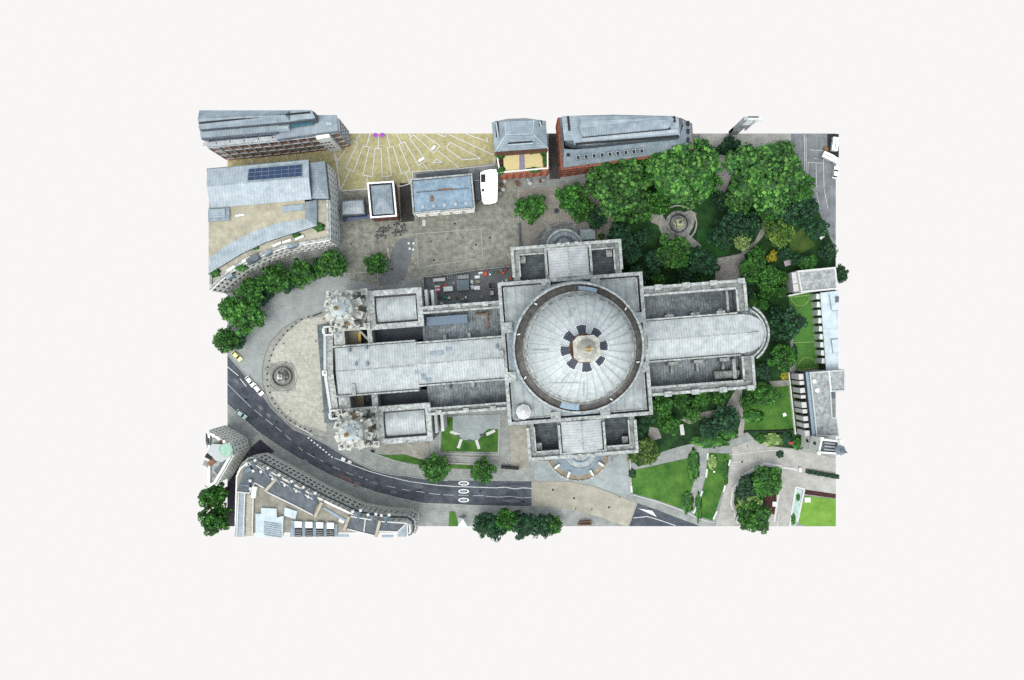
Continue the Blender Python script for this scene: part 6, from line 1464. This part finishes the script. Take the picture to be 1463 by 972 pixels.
# ---- café tables and chairs
def table_and_chairs():
    t_ = thing('cafe_table', 'small dark café table in the cluster below the brick pavilions', 'table', (0, 0, 0), 0, 'café tables in the churchyard'); t_['_o'] = (0, 0, 0)
    m = MB(); m.cyl(0, 0, .45, .72, .76, 14); m.build('table_top', slate, t_); m = MB(); m.cyl(0, 0, .05, .03, .72, 8); m.build('leg', black, t_); m = MB(); m.cyl(0, 0, .25, 0, .03, 12); m.build('foot', black, t_)
    k = thing('cafe_chair', 'small dark café chair in the cluster below the brick pavilions', 'chair', (0, 0, 0), 0, 'café chairs in the churchyard'); k['_o'] = (0, 0, 0)
    m = MB(); m.box(0, 0, .5, .5, .42, .47); m.build('seat', black, k); m = MB(); m.box(0, -.24, .5, .05, .47, .9); m.build('backrest', slate, k)
    for a in (-1, 1):
        for b2 in (-1, 1): m = MB(); m.box(a*.21, b2*.21, .05, .05, 0, .42); m.build('leg', black, k)
    return t_, k
T0, K0 = table_and_chairs(); rnd = random.Random(11); first = True; kf = True
for x, y in ((542, 331), (547, 327), (552, 331), (546, 336), (555, 326), (540, 338), (566, 322), (571, 318), (576, 323), (568, 329), (573, 333), (564, 334), (578, 329), (551, 338)):
    t_ = T0 if first else copy_tree(T0); first = False; p = at(x, y); t_.location = (p.x, p.y, 0)
    for j in range(4):
        if rnd.random() < .2: continue
        k = K0 if kf else copy_tree(K0); kf = False; a = R(90*j+rnd.uniform(-25, 25)); k.location = (p.x+.8*math.cos(a), p.y+.8*math.sin(a), 0); k.rotation_euler = (0, 0, a+R(90))
# ---- people
def person_mesh():
    vs = [(0, 0, .95), (0, 0, 1.2), (0, 0, 1.42), (0, 0, 1.52), (0, .01, 1.66), (.1, 0, .9), (.12, .06, .5), (.13, .02, .06), (.13, .14, .03), (-.1, 0, .9), (-.12, -.08, .5), (-.13, -.2, .08), (-.13, -.08, .03), (.2, 0, 1.4), (.25, -.05, 1.12), (.24, .05, .86), (-.2, 0, 1.4), (-.25, .06, 1.12), (-.24, .1, .88)]
    es = [(0, 1), (1, 2), (2, 3), (3, 4), (0, 5), (5, 6), (6, 7), (7, 8), (0, 9), (9, 10), (10, 11), (11, 12), (2, 13), (13, 14), (14, 15), (2, 16), (16, 17), (17, 18)]
    rs = [.14, .13, .15, .055, .1, .09, .065, .045, .04, .09, .065, .045, .04, .06, .045, .035, .06, .045, .035]
    me = bpy.data.meshes.new('person'); me.from_pydata(vs, es, []); o = bpy.data.objects.new('person', me); COL.objects.link(o)
    md = o.modifiers.new('skin', 'SKIN'); 
    sv = me.skin_vertices[0].data if me.skin_vertices else None
    if sv is None:
        bm_ = bmesh.new(); bm_.from_mesh(me); ly = bm_.verts.layers.skin.verify(); bm_.verts.ensure_lookup_table()
        for v_, r_ in zip(bm_.verts, rs): v_[ly].radius = (r_, r_)
        bm_.verts[0][ly].use_root = True; bm_.to_mesh(me); bm_.free()
    else:
        for v_, r_ in zip(sv, rs): v_.radius = (r_, r_)
        sv[0].use_root = True
    me.materials.append(cloth_d); ss = o.modifiers.new('sub', 'SUBSURF'); ss.levels = 1; ss.render_levels = 1
    dg = bpy.context.evaluated_depsgraph_get(); ev = bpy.data.meshes.new_from_object(o.evaluated_get(dg)); bpy.data.objects.remove(o)
    ev.polygons.foreach_set('use_smooth', [True]*len(ev.polygons)); return ev
PM = person_mesh()
hm = MB(); hm.lathe(0, 0, [(.1, 1.66), (.12, 1.72), (.11, 1.79), (.06, 1.84), (.01, 1.85)], 12); ho = hm.build('hair', flat('dark_hair', c(40, 30, 24), .8)); HM = ho.data; bpy.data.objects.remove(ho)
for x, y, lab in ((463, 456, 'person in dark clothes standing by the foot of the north-west tower'), (409, 519, 'person in dark clothes above the railed statue'), (412, 560, 'person in dark clothes just below the railed statue'), (415, 587, 'person in dark clothes in the lower part of the forecourt'), (406, 491, 'person in dark clothes near the upper bollards of the forecourt'),
 (452, 488, 'person in dark clothes at the top edge of the west steps'), (462, 588, 'person in dark clothes at the lower end of the west steps'), (616, 346, 'person in dark clothes at the left of three in the northern churchyard'), (639, 342, 'person in dark clothes, middle of three in the northern churchyard'), (661, 341, 'person in dark clothes, right of three in the northern churchyard'),
 (502, 349, 'person in dark clothes by the corner of the pale office'), (822, 727, 'person in dark clothes on the pavement south of the buff crossing, left'), (826+19, 728, 'person in dark clothes on the pavement south of the buff crossing, right'), (885, 710, 'person in dark clothes at the kerb below the south setts'), (1067, 638, 'person in dark clothes on the court near the path junction'), (1046, 731, 'person in dark clothes beside the curved garden kerb'), (874, 658, 'person in dark clothes near the south porch')):
    o = bpy.data.objects.new('person', PM); COL.objects.link(o); o.location = (*at(x, y), .28); o.rotation_euler = (0, 0, random.uniform(0, 6.28)); tag(o, lab, 'person', 'people on foot')
    hh_ = bpy.data.objects.new('hair', HM); COL.objects.link(hh_); hh_.parent = o
# ---- small single things
for x, y, lab in ((536, 193, 'purple parasol at the top edge of the yellow square, left of the two'), (546, 192.8, 'purple parasol at the top edge of the yellow square, right of the two')):
    p = at(x, y, 2.4); t_ = thing('parasol', lab, 'parasol', (p.x, p.y, 0), 0, 'purple parasols'); t_['_o'] = (0, 0, 0)
    m = MB(); m.cyl(0, 0, .95, 2.1, 2.6, 6, .05); m.build('canopy', purple, t_); m = MB(); m.cyl(0, 0, .04, 0, 2.1, 8); m.build('pole', black, t_)
def slabthing(nm, cat, lab, px, py, w, d_, h_, ang, m1, m2=None):
    p = at(px, py); t_ = thing(nm, lab, cat, (p.x, p.y, 0), R(ang)); t_['_o'] = (0, 0, 0)
    m = MB(); m.box(0, 0, w, d_, h_*.7, h_); m.build('top', m1, t_)
    m = MB(); m.box(0, 0, w*.8, d_*.8, 0, h_*.7); m.build('base', m2 or m1, t_)
slabthing('stone_bench', 'bench', 'white stone bench block on the yellow square, lower left', 602, 228.5, 2.2, .9, .6, 32, white, dark)
slabthing('stone_bench', 'bench', 'white stone bench block on the yellow square, upper right', 619.5, 211.5, 1.9, .9, .6, 50, white, dark)
slabthing('stone_slab', 'slab', 'pale square slab on the shaded lawn east of the north transept', 917, 342, 1.8, 1.9, .5, 0, palestone)
slabthing('tomb', 'tomb', 'pale oval tomb slab on the small lawn south of the choir', 974, 614, 1.5, 4.0, .8, 8, palestone)
slabthing('notice_board', 'board', 'pale grey board standing on the lawn near the dark fork tree', 1011, 608, .9, 2.0, 1.2, 0, greyflat)
slabthing('marble_block', 'block', 'white block on the east lawn', 1120.5, 592.5, 1.2, 1.2, .6, 20, white)
slabthing('rockery', 'rockery', 'pinkish white rockery in a bed left of the school roof', 1125, 376, 2.6, 2.0, .6, 15, flat('pinkish_rock', c(200, 186, 196), .9, var=.4))
slabthing('red_box', 'box', 'small red box below the dark bluish shrub near the church tower', 1129, 633, 1.6, .9, 1.0, 5, red)
slabthing('urn_block', 'block', 'white block at the upper corner of the bright lawn beside the pond', 1153, 714, 2.2, 1.8, .9, 0, whitepanel)
slabthing('gate_pier', 'pier', 'white pier at the west end of the clipped hedge', 1142, 671, .9, 1.6, 1.6, 5, whitepanel)
slabthing('ticket_machine', 'machine', 'white cabinet at the kerb near the cycle squares, upper', 491, 656, 1.6, 1.4, 1.4, -30, whitepanel)
slabthing('ticket_machine', 'machine', 'pale grey cabinet at the kerb near the cycle squares, lower', 500, 660, 1.5, 1.2, 1.2, -30, palestone)
slabthing('stone_block', 'block', 'pale block standing in the churchyard below the blue-roofed pavilion', 606, 319, 1.3, 2.4, .8, 0, palestone)
slabthing('stone_block', 'block', 'upright pale block on the left edge of the dark asphalt patch', 555, 362, .9, 4.2, .6, 6, terr)
slabthing('flower_ornament', 'ornament', 'white ornament on the right side of the flower bed', 1106, 720, 1.6, 1.8, .9, 0, whitepanel)
slabthing('white_marker', 'marker', 'tiny white marker near the apse', 1103.5, 441, .6, .6, .6, 0, white)
slabthing('white_marker', 'marker', 'tiny white marker in the lawn strip', 1020, 674, .6, .6, .6, 0, white)
slabthing('parked_motorcycle_shelter', 'shelter', 'pale louvred shelter beside the north porch', 839, 336, 5.6, 3.8, 2.6, 3, flat('louvre_pale', c(176, 190, 194), .7, var=.25))
for i, (x, y) in enumerate(((584, 348), (585.5, 355.5), (590.5, 357), (591, 348))):
    p = at(x, y); m = MB(); m.cyl(p.x, p.y, .55, 0, .45, 10, .45); tag(origin(m.build('concrete_block', whitepanel)), 'small white block beside the dark asphalt patch in the churchyard', 'block', 'white blocks by the asphalt patch')
for i, (x, y) in enumerate(((738, 262), (721, 260), (755, 258), (716, 266), (719, 272), (714, 277), (740, 265), (757, 263), (776, 258), (772, 260))):
    p = at(x, y); t_ = thing('stall', ['small rusty or pale café parasol below the brick terrace building'][0], 'parasol', (p.x, p.y, 0), 0, 'café parasols under the terrace building'); t_['_o'] = (0, 0, 0)
    m = MB(); m.cyl(0, 0, .8, 2.2, 2.6, 6, .05); m.build('canopy', (rust, palestone, greyflat)[i % 3], t_); m = MB(); m.cyl(0, 0, .04, 0, 2.2, 6); m.build('pole', black, t_)
    t_.name = 'cafe_parasol'
# walls
def lowwall(nm, lab, pts, t_, h_, m1, cat='wall'):
    m = MB()
    for i in range(len(pts)-1): m.wall(at(*pts[i]), at(*pts[i+1]), t_, 0, h_)
    tag(origin(m.build(nm, m1)), lab, cat)
lowwall('garden_wall', 'dark boundary wall between the court and the small round paved court', [(741, 320), (743, 352), (742, 360)], .6, 1.6, slate)
lowwall('garden_wall', 'dark hedge-like wall down the right of the east lawn', [(1137, 545), (1141, 613), (1120, 616), (1062, 617)], .5, 1.2, flat('dark_wall', c(30, 44, 34), .9))
lowwall('railing_wall', 'low dark wall south of the courtyard with two gate piers', [(535, 646), (530, 644)], .6, 1.4, dark)
lowwall('yard_gate', 'dark gate between the courtyard walk and the pavement', [(716, 667), (741, 669)], .9, 2.4, dark, 'gate')
lowwall('forecourt_rail', 'dark hand rail beside the north end of the west steps', [(447, 452), (460, 447)], .3, 1.0, dark, 'rail')

# ---------------------------------------------------------------- world, sun, camera
for o in list(bpy.data.objects):
    if '_o' in o: del o['_o']
w = bpy.data.worlds.new('World'); sc.world = w; w.use_nodes = True
t = w.node_tree; bg = t.nodes['Background']; out = t.nodes['World Output']
EXPO = 1.05
SUN_EL, SUN_AZ = 72, 205       # degrees; azimuth from north, clockwise
sky = t.nodes.new('ShaderNodeTexSky'); sky.sky_type = 'NISHITA'; sky.sun_disc = False
sky.sun_elevation = R(SUN_EL); sky.sun_rotation = R(SUN_AZ); sky.air_density = 1.2; sky.dust_density = 4.0; sky.ozone_density = 1.0
hs = t.nodes.new('ShaderNodeHueSaturation'); hs.inputs['Saturation'].default_value = .32; t.links.new(sky.outputs[0], hs.inputs['Color']); t.links.new(hs.outputs[0], bg.inputs[0]); bg.inputs[1].default_value = .15
bg2 = t.nodes.new('ShaderNodeBackground'); bg2.inputs[0].default_value = (lin(248), lin(247), lin(246), 1); bg2.inputs[1].default_value = 1/2**EXPO
tc = t.nodes.new('ShaderNodeTexCoord'); sx = t.nodes.new('ShaderNodeSeparateXYZ'); mr = t.nodes.new('ShaderNodeMapRange')
mr.inputs['From Min'].default_value = -.04; mr.inputs['From Max'].default_value = .04
mx = t.nodes.new('ShaderNodeMixShader')
t.links.new(tc.outputs['Generated'], sx.inputs[0]); t.links.new(sx.outputs['Z'], mr.inputs['Value']); t.links.new(mr.outputs[0], mx.inputs[0])
t.links.new(bg2.outputs[0], mx.inputs[1]); t.links.new(bg.outputs[0], mx.inputs[2]); t.links.new(mx.outputs[0], out.inputs[0])
sl = bpy.data.lights.new('Sun', 'SUN'); so = bpy.data.objects.new('Sun', sl); COL.objects.link(so)
sl.energy = 0.5; sl.angle = R(25); sl.color = (1.0, .985, .96)
d = Vector((math.sin(R(SUN_AZ))*math.cos(R(SUN_EL)), math.cos(R(SUN_AZ))*math.cos(R(SUN_EL)), math.sin(R(SUN_EL))))
so.rotation_euler = (-d).to_track_quat('-Z', 'Y').to_euler()
cam = bpy.data.cameras.new('Camera'); co = bpy.data.objects.new('Camera', cam); COL.objects.link(co)
co.location = (0, 0, H); co.rotation_euler = (0, 0, 0); cam.sensor_width = 36; cam.lens = F/1463*36; cam.clip_end = 3000; cam.clip_start = 1
sc.camera = co
sc.view_settings.view_transform = 'Standard'; sc.view_settings.look = 'None'; sc.view_settings.exposure = EXPO; sc.view_settings.gamma = 1
sc.view_settings.use_curve_mapping = False
sc.render.engine = 'CYCLES'
sc.cycles.max_bounces = 4; sc.cycles.diffuse_bounces = 3; sc.cycles.use_denoising = False
